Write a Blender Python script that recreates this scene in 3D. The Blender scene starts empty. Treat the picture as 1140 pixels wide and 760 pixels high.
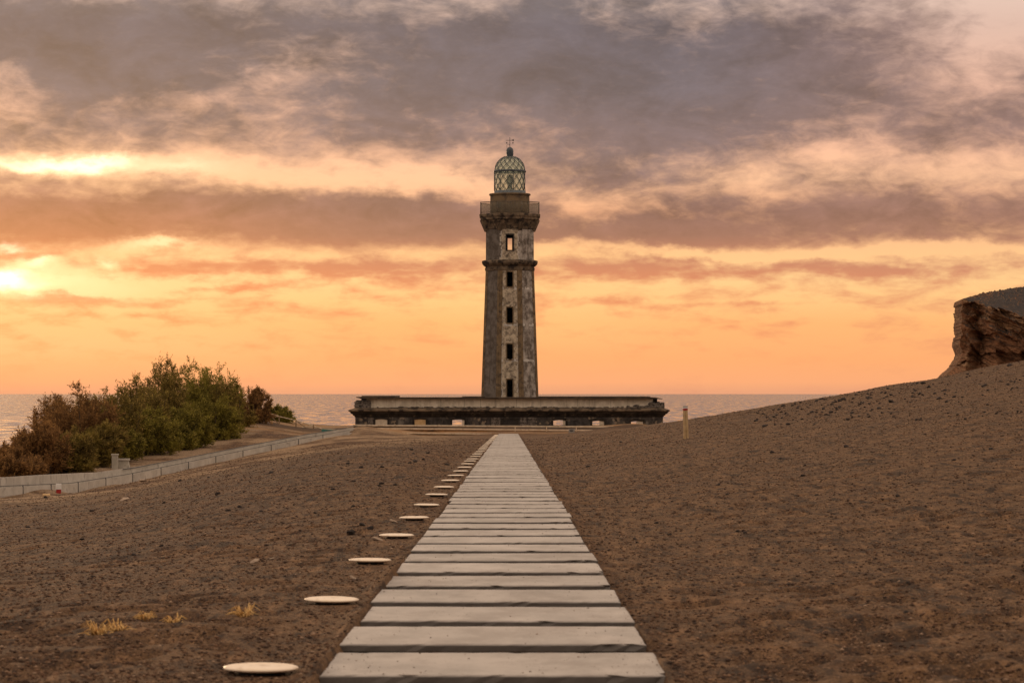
import bpy, math, random
import numpy as np
random.seed(7)
rng = np.random.default_rng(7)
scene = bpy.context.scene
COL = scene.collection
PI = math.pi

# ------------------------------------------------------------------ camera
LENS = 105.0
K = LENS / 35.0                   # depth stretch: distances d below are given as for a 35 mm lens
FPX = 1140 * LENS / 36.0          # focal length in photo pixels
EYE = 1.36
PITCH = math.atan(57 / FPX)
cam_d = bpy.data.cameras.new("camera")
cam = bpy.data.objects.new("camera", cam_d)
COL.objects.link(cam)
cam.location = (0, 0, EYE)
cam.rotation_euler = (PI / 2 + PITCH, 0, 0)
cam_d.lens = LENS
cam_d.sensor_width = 36
cam_d.sensor_fit = 'HORIZONTAL'
cam_d.clip_start = 0.1
cam_d.clip_end = 200000
cam_d.dof.use_dof = True
cam_d.dof.focus_distance = 60 * K
cam_d.dof.aperture_fstop = 10.0
scene.camera = cam

def ray(px, py):
    a = (px - 570) / FPX
    b = (380 - py) / FPX
    cp, sp = math.cos(PITCH), math.sin(PITCH)
    v = (a, cp - b * sp, sp + b * cp)
    return v

def at(px, py, d):
    """the world point seen at a photo pixel, d * K metres ahead of the camera"""
    v = ray(px, py)
    k = d * K / v[1]
    return (v[0] * k, d * K, EYE + v[2] * k)

def at0(px, py, d):
    p = at(px, py, d)
    return (p[0], d, p[2])

def azel(px, py):
    v = ray(px, py)
    return (math.degrees(math.atan2(v[0], v[1])),
            math.degrees(math.asin(v[2] / math.sqrt(sum(c * c for c in v)))))

# ------------------------------------------------------------------ naming helpers
def tag(o, label=None, cat=None, group=None, kind=None):
    if label: o['label'] = label
    if cat: o['category'] = cat
    if group: o['group'] = group
    if kind: o['kind'] = kind
    return o

def empty(name, loc, label, cat, group=None, rz=0.0):
    o = bpy.data.objects.new(name, None)
    o.empty_display_size = 0.2
    COL.objects.link(o)
    o.location = loc
    o.rotation_euler = (0, 0, rz)
    return tag(o, label, cat, group)

class MB:
    """collects geometry and links it as one mesh object"""
    def __init__(s):
        s.v, s.f, s.sm = [], [], []
    def add(s, vs, fs, smooth=False):
        n = len(s.v)
        s.v.extend(vs)
        s.f.extend([tuple(i + n for i in f) for f in fs])
        s.sm.extend([smooth] * len(fs))
        return s
    def box(s, x0, x1, y0, y1, z0, z1):
        vs = [(x0, y0, z0), (x1, y0, z0), (x1, y1, z0), (x0, y1, z0), (x0, y0, z1), (x1, y0, z1), (x1, y1, z1), (x0, y1, z1)]
        fs = [(0, 3, 2, 1), (4, 5, 6, 7), (0, 1, 5, 4), (1, 2, 6, 5), (2, 3, 7, 6), (3, 0, 4, 7)]
        return s.add(vs, fs)
    def hexa(s, b, t):
        """box from four bottom and four top corners"""
        return s.add(list(b) + list(t), [(0, 3, 2, 1), (4, 5, 6, 7), (0, 1, 5, 4), (1, 2, 6, 5), (2, 3, 7, 6), (3, 0, 4, 7)])
    def tube(s, pts, r, n=6, r1=None, smooth=True):
        pts = [np.array(p, float) for p in pts]
        m = len(pts)
        vs, fs = [], []
        for i, p in enumerate(pts):
            a = pts[max(i - 1, 0)]; b = pts[min(i + 1, m - 1)]
            t = b - a; t /= (np.linalg.norm(t) + 1e-9)
            up = np.array((0, 0, 1.0)) if abs(t[2]) < .9 else np.array((1.0, 0, 0))
            u = np.cross(t, up); u /= np.linalg.norm(u)
            w = np.cross(u, t)
            rr = r if r1 is None else r + (r1 - r) * i / (m - 1)
            for k in range(n):
                q = 2 * PI * k / n
                vs.append(tuple(p + rr * (math.cos(q) * u + math.sin(q) * w)))
        for i in range(m - 1):
            for k in range(n):
                k2 = (k + 1) % n
                fs.append((i * n + k, i * n + k2, (i + 1) * n + k2, (i + 1) * n + k))
        fs.append(tuple(range(n))[::-1])
        fs.append(tuple((m - 1) * n + k for k in range(n)))
        return s.add(vs, fs, smooth)
    def ring(s, prof, n, cx=0, cy=0, rot=0.0, cap0=True, cap1=True, smooth=False, sx=1.0):
        """stacked loops of n corners: prof is (radius, z)"""
        vs, fs = [], []
        for r, z in prof:
            for k in range(n):
                q = rot + 2 * PI * k / n
                vs.append((cx + sx * r * math.cos(q), cy + r * math.sin(q), z))
        for i in range(len(prof) - 1):
            for k in range(n):
                k2 = (k + 1) % n
                fs.append((i * n + k, i * n + k2, (i + 1) * n + k2, (i + 1) * n + k))
        if cap0: fs.append(tuple(range(n))[::-1])
        if cap1: fs.append(tuple((len(prof) - 1) * n + k for k in range(n)))
        return s.add(vs, fs, smooth)
    def rect_loft(s, x0, x1, y0, y1, prof, cap0=True, cap1=True):
        """stacked rectangles: prof is (offset, z)"""
        vs, fs = [], []
        for o, z in prof:
            vs += [(x0 - o, y0 - o, z), (x1 + o, y0 - o, z), (x1 + o, y1 + o, z), (x0 - o, y1 + o, z)]
        for i in range(len(prof) - 1):
            for k in range(4):
                k2 = (k + 1) % 4
                fs.append((i * 4 + k, i * 4 + k2, i * 4 + 4 + k2, i * 4 + 4 + k))
        if cap0: fs.append((3, 2, 1, 0))
        if cap1: n = 4 * (len(prof) - 1); fs.append((n, n + 1, n + 2, n + 3))
        return s.add(vs, fs)
    def build(s, name, mat, parent=None, loc=None, bevel=0.0):
        me = bpy.data.meshes.new(name)
        me.from_pydata([tuple(map(float, p)) for p in s.v], [], s.f)
        me.polygons.foreach_set('use_smooth', s.sm)
        me.materials.append(mat)
        me.update()
        o = bpy.data.objects.new(name, me)
        COL.objects.link(o)
        if parent: o.parent = parent
        if loc: o.location = loc
        if bevel:
            b = o.modifiers.new('bevel', 'BEVEL'); b.width = bevel; b.segments = 2; b.limit_method = 'ANGLE'
        return o

# ------------------------------------------------------------------ node helpers
class S:
    """a socket with arithmetic"""
    def __init__(s, T, sock): s.T, s.s = T, sock
    def _m(s, op, *a, clamp=False):
        n = s.T.nodes.new('ShaderNodeMath'); n.operation = op; n.use_clamp = clamp
        for i, x in enumerate((s,) + a):
            if isinstance(x, S): s.T.links.new(x.s, n.inputs[i])
            else: n.inputs[i].default_value = x
        return S(s.T, n.outputs[0])
    def __add__(s, o): return s._m('ADD', o)
    __radd__ = __add__
    def __mul__(s, o): return s._m('MULTIPLY', o)
    __rmul__ = __mul__
    def __sub__(s, o): return s._m('SUBTRACT', o)
    def __rsub__(s, o): return (s * -1.0) + o
    def madd(s, a, b): return s._m('MULTIPLY_ADD', a, b)
    def clamp(s): return s._m('ADD', 0.0, clamp=True)
    def abs(s): return s._m('ABSOLUTE')

class Tree:
    def __init__(s, nt):
        s.nt = nt; s.nodes = nt.nodes; s.links = nt.links
    def put(s, x, sock):
        if isinstance(x, S): s.links.new(x.s, sock)
        else:
            if hasattr(sock.default_value, '__len__') and len(sock.default_value) == 4 and len(x) == 3: x = (*x, 1)
            sock.default_value = x
    def coord(s, which='Object'):
        n = s.nodes.new('ShaderNodeTexCoord'); return S(s, n.outputs[which])
    def sep(s, v):
        n = s.nodes.new('ShaderNodeSeparateXYZ'); s.put(v, n.inputs[0]); return [S(s, o) for o in n.outputs]
    def comb(s, x, y, z):
        n = s.nodes.new('ShaderNodeCombineXYZ')
        for i, q in enumerate((x, y, z)): s.put(q, n.inputs[i])
        return S(s, n.outputs[0])
    def vec(s, op, a, b=None, c=None):
        n = s.nodes.new('ShaderNodeVectorMath'); n.operation = op
        for i, q in enumerate((a, b, c)):
            if q is not None: s.put(q, n.inputs[i])
        return S(s, n.outputs[1] if op in ('DOT_PRODUCT', 'LENGTH') else n.outputs[0])
    def noise(s, v, scale, detail=4, rough=.5, dist=0.0, color=False):
        n = s.nodes.new('ShaderNodeTexNoise'); s.put(v, n.inputs['Vector'])
        n.inputs['Scale'].default_value = scale; n.inputs['Detail'].default_value = detail
        n.inputs['Roughness'].default_value = rough; n.inputs['Distortion'].default_value = dist
        return S(s, n.outputs[1 if color else 0])
    def voro(s, v, scale, feature='F1', color=False, rand=1.0):
        n = s.nodes.new('ShaderNodeTexVoronoi'); n.feature = feature; s.put(v, n.inputs['Vector'])
        n.inputs['Scale'].default_value = scale; n.inputs['Randomness'].default_value = rand
        return S(s, n.outputs['Color' if color else 'Distance'])
    def smooth(s, x, a, b, lo=0.0, hi=1.0):
        n = s.nodes.new('ShaderNodeMapRange'); n.interpolation_type = 'SMOOTHSTEP'
        s.put(x, n.inputs[0]); n.inputs[1].default_value = a; n.inputs[2].default_value = b
        n.inputs[3].default_value = lo; n.inputs[4].default_value = hi
        return S(s, n.outputs[0])
    def ramp(s, x, stops, mode='LINEAR'):
        n = s.nodes.new('ShaderNodeValToRGB'); s.put(x, n.inputs[0]); cr = n.color_ramp; cr.interpolation = mode
        while len(cr.elements) < len(stops): cr.elements.new(0.5)
        for e, (p, c) in zip(cr.elements, stops):
            e.position = p; e.color = (*c, 1) if hasattr(c, '__len__') else (c, c, c, 1)
        return S(s, n.outputs[0])
    def mix(s, a, b, f, blend='MIX'):
        n = s.nodes.new('ShaderNodeMix'); n.data_type = 'RGBA'; n.blend_type = blend; n.clamp_result = False
        s.put(f, n.inputs[0]); s.put(a, n.inputs[6]); s.put(b, n.inputs[7])
        return S(s, n.outputs[2])

def lin(r, g, b):
    f = lambda c: c / 255 / 12.92 if c < 10.3 else ((c / 255 + .055) / 1.055) ** 2.4
    return (f(r), f(g), f(b))

def material(name, fn, rough=.9, spec=.2):
    m = bpy.data.materials.new(name); m.use_nodes = True
    nt = m.node_tree; T = Tree(nt)
    bsdf = nt.nodes['Principled BSDF']
    bsdf.inputs['Roughness'].default_value = rough
    bsdf.inputs['Specular IOR Level'].default_value = spec
    r = fn(T)
    colr, bump = r if isinstance(r, tuple) and len(r) == 2 else (r, None)
    T.put(colr, bsdf.inputs['Base Color'])
    if bump is not None:
        h, st, di = bump
        n = nt.nodes.new('ShaderNodeBump'); n.inputs['Strength'].default_value = st; n.inputs['Distance'].default_value = di
        T.put(h, n.inputs['Height']); nt.links.new(n.outputs[0], bsdf.inputs['Normal'])
    return m

def mottled(a, b, scale=3.0, c=None, cs=9.0, clo=.55, chi=.7, bump=.02, detail=6, world=False):
    """two tones by noise, a third one in patches"""
    def fn(T):
        p = T.coord('Object')
        n = T.noise(p, scale, detail, .62)
        col = T.mix(a, b, T.smooth(n, .35, .68))
        if c: col = T.mix(col, c, T.smooth(T.noise(p, cs, 5, .6), clo, chi))
        return col, (T.noise(p, scale * 5, 5, .6), .6, bump)
    return fn

# ------------------------------------------------------------------ noise for meshes
def vnoise(x, y, seed=0):
    x = np.asarray(x, float); y = np.asarray(y, float)
    xi = np.floor(x).astype(np.int64); yi = np.floor(y).astype(np.int64)
    fx = x - xi; fy = y - yi
    fx = fx * fx * (3 - 2 * fx); fy = fy * fy * (3 - 2 * fy)
    def h(i, j):
        n = (i * 374761393 + j * 668265263 + seed * 1274126177) & 0xffffffff
        n = ((n ^ (n >> 13)) * 1274126177) & 0xffffffff
        return ((n ^ (n >> 16)) & 0xffff) / 65535.0
    a = h(xi, yi); b = h(xi + 1, yi); c = h(xi, yi + 1); d = h(xi + 1, yi + 1)
    return (a + (b - a) * fx) * (1 - fy) + (c + (d - c) * fx) * fy - .5

def fbm(x, y, seed=0, octs=4, g=.5):
    s = 0; a = 1.0
    for o in range(octs):
        s = s + a * vnoise(x * 2 ** o, y * 2 ** o, seed + o); a *= g
    return s

# ------------------------------------------------------------------ terrain
SEA = -40.0
def zp(y): return -.027 * (np.minimum(y, 88) - 4.97)          # the top of the path
def cx(y): return -.095 - .0025 * (y - 4.9)                    # its centre line
PW = 1.68
pts = []
for y in (-40, -15, 0, 6, 12, 20, 30, 40, 50, 60, 70, 80, 88):
    pts += [(cx(y) - 1.6, y, zp(y) - .03), (cx(y) + 1.6, y, zp(y) - .03), (cx(y), y, zp(y) - .035)]
for y in (-30, -10, 5, 15, 25, 35, 48):
    for x in (6, 12, 20, 30, 45, 70):
        pts.append((x, y, zp(y) + .165 * (x - 3)))
CREST = [(690, 476.5, 86), (720, 473.5, 78), (745, 470, 72), (766, 467, 68), (838, 455, 63), (892, 446.5, 61), (946, 438.2, 60), (982, 430, 60),
         (1048, 420.5, 60), (1090, 410.5, 60), (1136, 402, 60), (1300, 372, 60), (1700, 300, 62)]
for px, py, d in CREST:
    pts.append(at0(px, py, d))
    if px > 740:
        for k, (dd, dz) in enumerate(((14, .9), (30, 3.5), (60, 12))):
            q = at0(px, py, d + dd); pts.append((q[0], q[1], q[2] - dz))
for px, py, d in ((600, 485.5, 84), (640, 482.5, 82), (690, 479, 78), (660, 480, 88)):
    pts.append(at0(px, py, d))
# timber terraces in front of the ruin
for x in (-15, -9, -3, 3, 9):
    pts += [(x, 90, -2.40), (x, 93, -2.26), (x, 96.5, -1.98), (x, 103, -2.1), (x, 110, -2.5), (x, 118, -3.4)]
for px, py, d in ((360, 488, 80), (410, 488.5, 76), (440, 488, 78), (400, 485, 84), (440, 484, 86)): pts.append(at0(px, py, d))
pts += [(14, 98, -2.1), (14, 110, -3)]
WALL = [(-40, 558, 52), (0, 553, 55), (78, 548.2, 61), (139.5, 537.5, 65.9), (198, 524.5, 70.4), (255, 511.5, 74.9), (284, 505, 77.1), (335, 493.6, 81), (360, 489, 83.2), (389, 483.2, 85.5)]
BASE = [at(*w) for w in WALL]
for px, py, d in WALL:
    p = at0(px, py, d); pts.append((p[0], p[1], p[2] - .04))
    for d2 in (d - 5, d - 12, 42, 33, 25, 18, 12):               # the ash slope in front, an even plane down to the wall foot
        if d2 > 48 or px % 2 == 0 or d2 < 45:
            w_ = at0(px, 437 + (py - 437) + 1060 * (1 / d2 - 1 / d), d2)
            if w_[0] < -4.5: pts.append(w_)
for y, x0 in ((-30, -3), (-10, -3), (5, -3)):
    for k, sl in ((0, .03), (8, .07), (18, .095), (35, .11)):
        pts.append((x0 - k, y, zp(y) - .03 - sl * k))
for i, (px, py, d) in enumerate(WALL):                           # ramp floor and the bank above it
    p = at0(px, py, d)
    pts.append((p[0], p[1] + 1.6, p[2] + .12)); pts.append((p[0] - .3, p[1] + 4.2, p[2] + .42))
for q in ((0, 537, 68), (60, 521, 72), (130, 508, 76), (200, 492, 84), (260, 473, 92), (300, 468, 97), (330, 474, 97), (380, 479, 94), (-60, 545, 64)):
    pts.append(at0(*q))
PTS = np.array(pts)
def _U(r2): return np.where(r2 > 1e-12, .5 * r2 * np.log(np.maximum(r2, 1e-12)), 0)
_n = len(PTS)
_P = np.c_[np.ones(_n), PTS[:, :2]]
_K = _U(((PTS[:, None, :2] - PTS[None, :, :2]) ** 2).sum(-1)) + np.eye(_n) * .02
_A = np.block([[_K, _P], [_P.T, np.zeros((3, 3))]])
_W = np.linalg.lstsq(_A, np.r_[PTS[:, 2], 0, 0, 0], rcond=None)[0]
def smax0(v, k=.8): return .5 * (v + np.sqrt(v * v + k * k)) - .5 * k * np.exp(-np.abs(v) / k)
def base_height(x, y):
    x = np.atleast_1d(np.asarray(x, float)); y = np.atleast_1d(np.asarray(y, float))
    y = y / K
    xc = np.clip(x, -50, 80); yc = np.clip(y, -40, 124)
    out = np.empty(len(x))
    for i in range(0, len(x), 20000):
        q = np.c_[xc[i:i + 20000], yc[i:i + 20000]]
        r2 = ((q[:, None] - PTS[None, :, :2]) ** 2).sum(-1)
        out[i:i + 20000] = _U(r2) @ _W[:_n] + _W[_n] + q @ _W[_n + 1:]
    near = np.clip((2.6 - np.abs(x - cx(y))) / 1.3, 0, 1) * np.clip((89.5 - y) / 3, 0, 1) * np.clip((y + 20) / 5, 0, 1)
    near = near * near * (3 - 2 * near)
    out = out * (1 - near) + (zp(y) - .04) * near
    s = ((x + 18) * -30 + (y - 107) * 17) / 34.5
    out = out - 1.0 * smax0(s - 3) - .9 * smax0(y - 122) - .5 * smax0(x - 95) - .5 * smax0(-x - 70)
    return np.maximum(out, SEA - 6)
# footprints and hollows in the ash
DIM = []
while len(DIM) < 760:
    y = 4.2 + 17 * random.random() ** 1.3
    x = random.uniform(-.62, .62) * y * 1.05
    if abs(x - cx(y)) < 1.15: continue
    if abs(x + 1.245) < .35: continue
    if vnoise(x * .6, y * .35, 91) < -.12: continue
    DIM.append((x, y * K, random.uniform(.07, .16), random.uniform(.12, .30), random.uniform(-.35, .35), random.uniform(.035, .085)))
def detail(x, y):
    n = .05 * fbm(x * .5, y * .22, 3, 3) + .020 * fbm(x * 2.0, y * .9, 11, 3) + .009 * fbm(x * 6, y * 2.6, 21, 2)
    far = np.clip((y / K - 25) / 30, 0, 1)
    n = n + far * .08 * fbm(x * .35, y * .14, 31, 3)
    return n
def ground(x, y):
    x = np.atleast_1d(np.asarray(x, float)); y = np.atleast_1d(np.asarray(y, float))
    z = base_height(x, y)
    nz_ = detail(x, y)
    y = y / K
    c = np.abs(x - cx(y)) - PW / 2
    keep = np.clip((c - .0) / .5, .12, 1)
    keep = np.where((y > 2) & (y < 90), keep, 1)
    disc = np.clip((np.abs(x + 1.245) - .15) / .35, .15, 1)
    keep = np.minimum(keep, np.where((y > 2) & (y < 90), disc, 1))
    z = z + nz_ * keep
    z = z - .10 * np.clip(-c / .05, 0, 1) * ((y > 0) & (y < 88))
    lap = np.clip(fbm(x * 1.1, y * 1.3, 55, 4) * 2.0 - .1, 0, 1)                 # ash drifted against and over the slab ends
    return z + (.03 + .055 * lap) * np.exp(-((c - .02) / (.05 + .07 * lap)) ** 2) * (lap > 0) * ((y > 3) & (y < 88))
def gz(x, y): return float(ground(x, y)[0])
def hit(px, py, lo=3.0, hi=130.0):
    """where the sight line of a photo pixel meets the ground"""
    v = ray(px, py)
    ds = np.exp(np.linspace(math.log(lo * K), math.log(hi * K), 1200))
    zz = EYE + v[2] / v[1] * ds
    g = ground(v[0] / v[1] * ds, ds)
    k = np.argmax(g > zz)
    if not (g > zz).any(): return None
    d = ds[k]
    return (v[0] / v[1] * d, d, float(g[k]))

def spaced(segs):
    out = [segs[0][0]]
    for a, b, st in segs:
        n = max(1, int(round((b - a) / st)))
        out += list(a + (b - a) * (np.arange(n) + 1) / n)
    return np.array(out)
xs = spaced([(-130, -40, 4), (-40, -14, .45), (-14, -4.5, .13), (-4.5, 4.5, .05), (4.5, 14, .13), (14, 40, .45), (40, 130, 4)])
ys = K * spaced([(-30, 2.5, 2.5), (2.5, 11, .028), (11, 25, .075), (25, 60, .2), (60, 110, .35), (110, 150, 1.2), (150, 230, 10)])
GX, GY = np.meshgrid(xs, ys)
fx, fy = GX.ravel(), GY.ravel()
fz = ground(fx, fy)
for (dx, dy, a, b, rot, dep) in DIM:
    i0, i1 = np.searchsorted(xs, (dx - .45, dx + .45)); j0, j1 = np.searchsorted(ys, (dy - .9, dy + .9))
    if i1 <= i0 or j1 <= j0: continue
    sub = np.ix_(np.arange(j0, j1), np.arange(i0, i1))
    X = GX[sub] - dx; Y = GY[sub] - dy
    u = (X * math.cos(rot) + Y * math.sin(rot)) / a; v = (-X * math.sin(rot) + Y * math.cos(rot)) / b
    r2 = u * u + v * v
    idx = (np.arange(j0, j1)[:, None] * len(xs) + np.arange(i0, i1)[None, :])
    fz[idx.ravel()] += (-dep * np.exp(-r2) + .12 * dep * np.exp(-(np.sqrt(r2) - 1.6) ** 2 * 3)).ravel()
nx, ny = len(xs), len(ys)
q = (np.arange(ny - 1)[:, None] * nx + np.arange(nx - 1)[None, :]).ravel()
quads = np.c_[q, q + 1, q + 1 + nx, q + nx].astype(np.int32)
me = bpy.data.meshes.new('ground')
me.vertices.add(nx * ny); me.vertices.foreach_set('co', np.c_[fx, fy, fz].ravel().astype(np.float32))
me.loops.add(len(quads) * 4); me.loops.foreach_set('vertex_index', quads.ravel())
me.polygons.add(len(quads)); me.polygons.foreach_set('loop_start', np.arange(0, len(quads) * 4, 4, dtype=np.int32))
me.polygons.foreach_set('use_smooth', np.ones(len(quads), bool))
me.update(calc_edges=True)

def ash(T):
    p0 = T.coord('Object')
    x, y, z = T.sep(p0)
    p = T.vec('MULTIPLY', p0, (1, .5, 1))
    y = y * (1 / K)
    big = T.noise(p, .22, 4, .6)
    mid = T.noise(p, 1.7, 5, .65)
    fine = T.noise(p, 34, 4, .75)
    grit = T.voro(p, 55, color=True)
    g1 = T.sep(grit)[0]
    col = T.mix((.096, .054, .028), (.180, .103, .052), T.smooth(mid, .32, .7))
    col = T.mix(col, (.075, .050, .042), T.smooth(big, .52, .75) * .55)
    col = T.mix(col, (.040, .027, .022), T.smooth(fine, .50, .64) * .8)
    fine2 = T.noise(p, 95, 3, .7)
    col = T.mix(col, (.030, .021, .018), T.smooth(fine2, .54, .66) * .7)
    col = T.mix(col, (.27, .155, .09), T.smooth(fine2, .44, .36) * .5)
    blot = T.noise(T.vec('MULTIPLY', p0, (1, .33, 1)), 5.5, 4, .6)
    col = T.mix(col, (.042, .029, .023), T.smooth(blot, .565, .65) * .7)  # dark blotches paint the shade of footprint hollows into the ash
    col = T.mix(col, (.30, .19, .12), T.smooth(g1, .86, .97) * .5)
    col = T.mix(col, (.21, .115, .058), T.smooth(T.noise(p, .55, 4, .6), .52, .72) * .5)
    col = T.mix(col, (.060, .043, .034), T.smooth(x, -1.0, -5.0) * T.smooth(y, 70.0, 30.0) * T.smooth(T.noise(p, .8, 5, .65), .38, .6) * .55)
    # wind-drawn streaks of coarse dark lapilli and paler dust
    sk = T.noise(T.vec('MULTIPLY', p0, (1, .16, 1)), 8.0, 6, .72)
    sk2 = T.noise(T.vec('MULTIPLY', p0, (1, .12, 1)), 2.6, 5, .68)
    col = T.mix(col, (.034, .023, .018), T.smooth(sk, .52, .62) * .75)
    col = T.mix(col, (.29, .165, .085), T.smooth(sk, .45, .36) * .60)
    col = T.mix(col, (.028, .020, .016), T.smooth(sk2, .565, .64) * .75)  # broad dark patches, also painted for the shade in footprints
    # straw and pale sand on the left, before and behind the ramp
    sy = T.comb(x * .16, y * .45, 0.0)
    sand = T.smooth(T.noise(sy, 1.0, 6, .68), .44, .56)
    zone = T.smooth(x, -2.5, -7.0) * T.smooth(y, 30.0, 50.0)
    bank = T.smooth(x * .86 + y * .5, 25.0, 29.0) * T.smooth(x, -9.0, -12.0)
    sp = T.smooth(T.noise(p, 9, 5, .7), .40, .62)
    col = T.mix(col, T.mix((.19, .125, .075), (.40, .27, .155), sp), sand * zone)
    bankz = T.smooth(y * .115 - x, 32.5, 33.6) * T.smooth(y, 50.0, 58.0) * T.smooth(x, -9.0, -13.0)
    col = T.mix(col, T.mix((.17, .115, .075), (.36, .25, .155), sp), bankz * T.smooth(T.noise(sy, 1.4, 5, .6), .36, .5) * .85)
    terr = T.smooth(y, 88.5, 90.0) * T.smooth(T.noise(T.comb(x * .12, y * .9, 0.0), 1.0, 5, .6), .42, .55)
    col = T.mix(col, (.30, .175, .085), terr * .9)
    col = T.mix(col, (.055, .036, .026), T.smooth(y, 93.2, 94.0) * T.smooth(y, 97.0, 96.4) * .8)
    h = T.noise(p, 10, 6, .7) + fine * .35
    return col, (h, 1.0, .05)
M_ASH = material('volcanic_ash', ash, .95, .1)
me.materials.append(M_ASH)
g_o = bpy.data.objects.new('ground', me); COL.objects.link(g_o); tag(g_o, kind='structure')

# ------------------------------------------------------------------ sea
def sea_col(T):
    p = T.coord('Object')
    x, y, z = T.sep(p)
    w = T.noise(T.comb(x * .10, y * .012, 0.0), 1.0, 6, .7)
    w2 = T.noise(T.comb(x * .02, y * .0022, 4.0), 1.0, 6, .7)
    rip = T.noise(T.comb(x * .045, y * .0055, 9.0), 1.0, 7, .78)
    bs = T.nodes['Principled BSDF']
    T.put(T.smooth(rip, .40, .62, .06, .42), bs.inputs['Roughness'])
    return T.mix((.10, .07, .066), (.26, .17, .15), T.smooth(w2, .38, .62)), (w + w2 * 1.5, .55, 1.4)
M_SEA = material('sea_water', sea_col, .13, .5)
M_SEA.node_tree.nodes['Principled BSDF'].inputs['IOR'].default_value = 1.34
R = 90000
MB().add([(-R, -R, SEA), (R, -R, SEA), (R, R, SEA), (-R, R, SEA)], [(0, 1, 2, 3)]).build('sea', M_SEA)
tag(bpy.data.objects['sea'], kind='structure')

# ------------------------------------------------------------------ materials
def slab_col(T):
    info = T.nodes.new('ShaderNodeObjectInfo'); rnd = S(T, info.outputs['Random'])
    p = T.vec('ADD', T.coord('Object'), T.comb(rnd * 37.0, rnd * 91.0, 0.0))
    p = T.vec('MULTIPLY', p, (1, .4, 1))
    n = T.noise(p, 2.2, 6, .65)
    col = T.mix((.30, .275, .25), (.50, .455, .41), T.smooth(n, .3, .66))
    col = T.mix(col, (.24, .205, .18), T.smooth(T.noise(p, 1.4, 7, .72), .46, .62) * .7)
    col = T.mix(col, (.155, .12, .095), T.smooth(T.noise(p, 3.6, 7, .75), .60, .72) * .6)
    col = T.mix(col, (.16, .13, .11), T.smooth(T.noise(p, 60, 3, .6), .62, .74) * .6)
    col = T.mix(col, T.mix((.35, .318, .285), (.53, .485, .44), rnd), .35)
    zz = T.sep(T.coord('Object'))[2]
    col = T.mix(col, (.085, .075, .068), T.smooth(zz, -.004, -.012) * .85)     # sides darkened: shade of the gaps painted into the colour
    return col, (T.noise(p, 40, 6, .7), .4, .008)
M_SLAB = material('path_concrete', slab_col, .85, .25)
M_DISC = material('cream_enamel', mottled((.88, .72, .53), (.93, .79, .62), 4, (.60, .45, .30), 7, .52, .68, .002), .45, .4)
M_STEM = material('dark_stem', mottled((.03, .028, .027), (.05, .045, .04), 8), .6)
def shaft(T):
    p = T.coord('Object')
    x, y, z = T.sep(p)
    streak = T.noise(T.comb(x * 2.2, y * 2.2, z * .35), 1.0, 6, .68)
    n = T.noise(p, 1.3, 6, .7)
    grey = T.mix((.125, .10, .080), (.45, .40, .35), T.smooth(n, .36, .66))
    grey = T.mix(grey, (.055, .045, .038), T.smooth(streak, .50, .72) * .75)
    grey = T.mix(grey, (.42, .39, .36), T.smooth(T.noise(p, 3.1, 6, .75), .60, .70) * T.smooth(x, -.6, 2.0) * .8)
    ang = T.smooth(x, .55, -.9)                                   # plaster gets darker towards the left side
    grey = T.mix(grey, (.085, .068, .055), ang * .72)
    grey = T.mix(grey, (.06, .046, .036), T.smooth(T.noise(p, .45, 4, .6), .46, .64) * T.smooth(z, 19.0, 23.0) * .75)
    # bare rubble down the middle of the front, its plaster edge ragged
    wob = T.noise(T.comb(0.0, 0.0, z * 2.3), 1.0, 3, .6) - .5
    rag = T.voro(T.comb(x * .6, 0.0, z * 1.0), 3.2, color=True)
    edge = x.abs() + wob * .25 + (T.sep(rag)[0] - .5) * .28
    stone_id = T.voro(T.comb(x, 0.0, z), 3.6, color=True)
    stone_d = T.voro(T.comb(x, 0.0, z), 3.6, 'DISTANCE_TO_EDGE')
    sr = T.sep(stone_id)[0]
    rub = T.mix((.12, .095, .072), (.44, .36, .265), sr)
    rub = T.mix(rub, (.66, .55, .40), T.smooth(T.noise(p, 2.0, 6, .7), .42, .6) * .75)
    rub = T.mix(rub, (.05, .04, .035), T.smooth(T.noise(p, 7.5, 3, .6), .62, .68))
    fr = T.smooth(y, -1.9, -2.2)
    inside = T.smooth(edge, .86, .80) * fr
    rim = (T.smooth(edge, .98, .92) - T.smooth(edge, .86, .80)) * fr
    col = T.mix(grey, rub, inside)
    col = T.mix(col, (.60, .54, .46), rim * .8)
    h = T.noise(p, 9, 6, .7) + T.smooth(stone_d, 0.0, .08) * inside * .6
    return col, (h, .8, .05)
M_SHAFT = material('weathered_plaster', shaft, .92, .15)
M_QUOIN = material('brown_stone', mottled((.13, .09, .052), (.23, .16, .09), 1.6, (.06, .048, .04), 2.5, .5, .7, .03), .9)
M_CORN = material('cornice_stone', mottled((.11, .08, .054), (.22, .16, .105), 1.2, (.035, .027, .022), 1.8, .46, .62, .04), .9)
M_DRUM = material('drum_render', mottled((.12, .085, .052), (.21, .145, .082), .9, (.085, .065, .048), 1.5, .5, .66, .02), .9)
M_PALE = material('pale_mortar', mottled((.45, .42, .38), (.62, .58, .52), 2, (.25, .21, .18), 3, .5, .62, .02), .9)
M_LEAD = material('blue_grey_iron', mottled((.035, .045, .055), (.07, .085, .098), 3), .5, .4)
M_IRON = material('lantern_base_iron', mottled((.16, .19, .21), (.24, .27, .28), 3, (.09, .08, .07), 4), .55, .4)
M_FRAME = material('dark_wood_frame', mottled((.028, .024, .022), (.05, .042, .036), 6), .7)
M_ROOF = material('roof_slab_dark', mottled((.05, .038, .030), (.10, .072, .05), 1.3, (.025, .02, .018), 2), .9)
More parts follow.
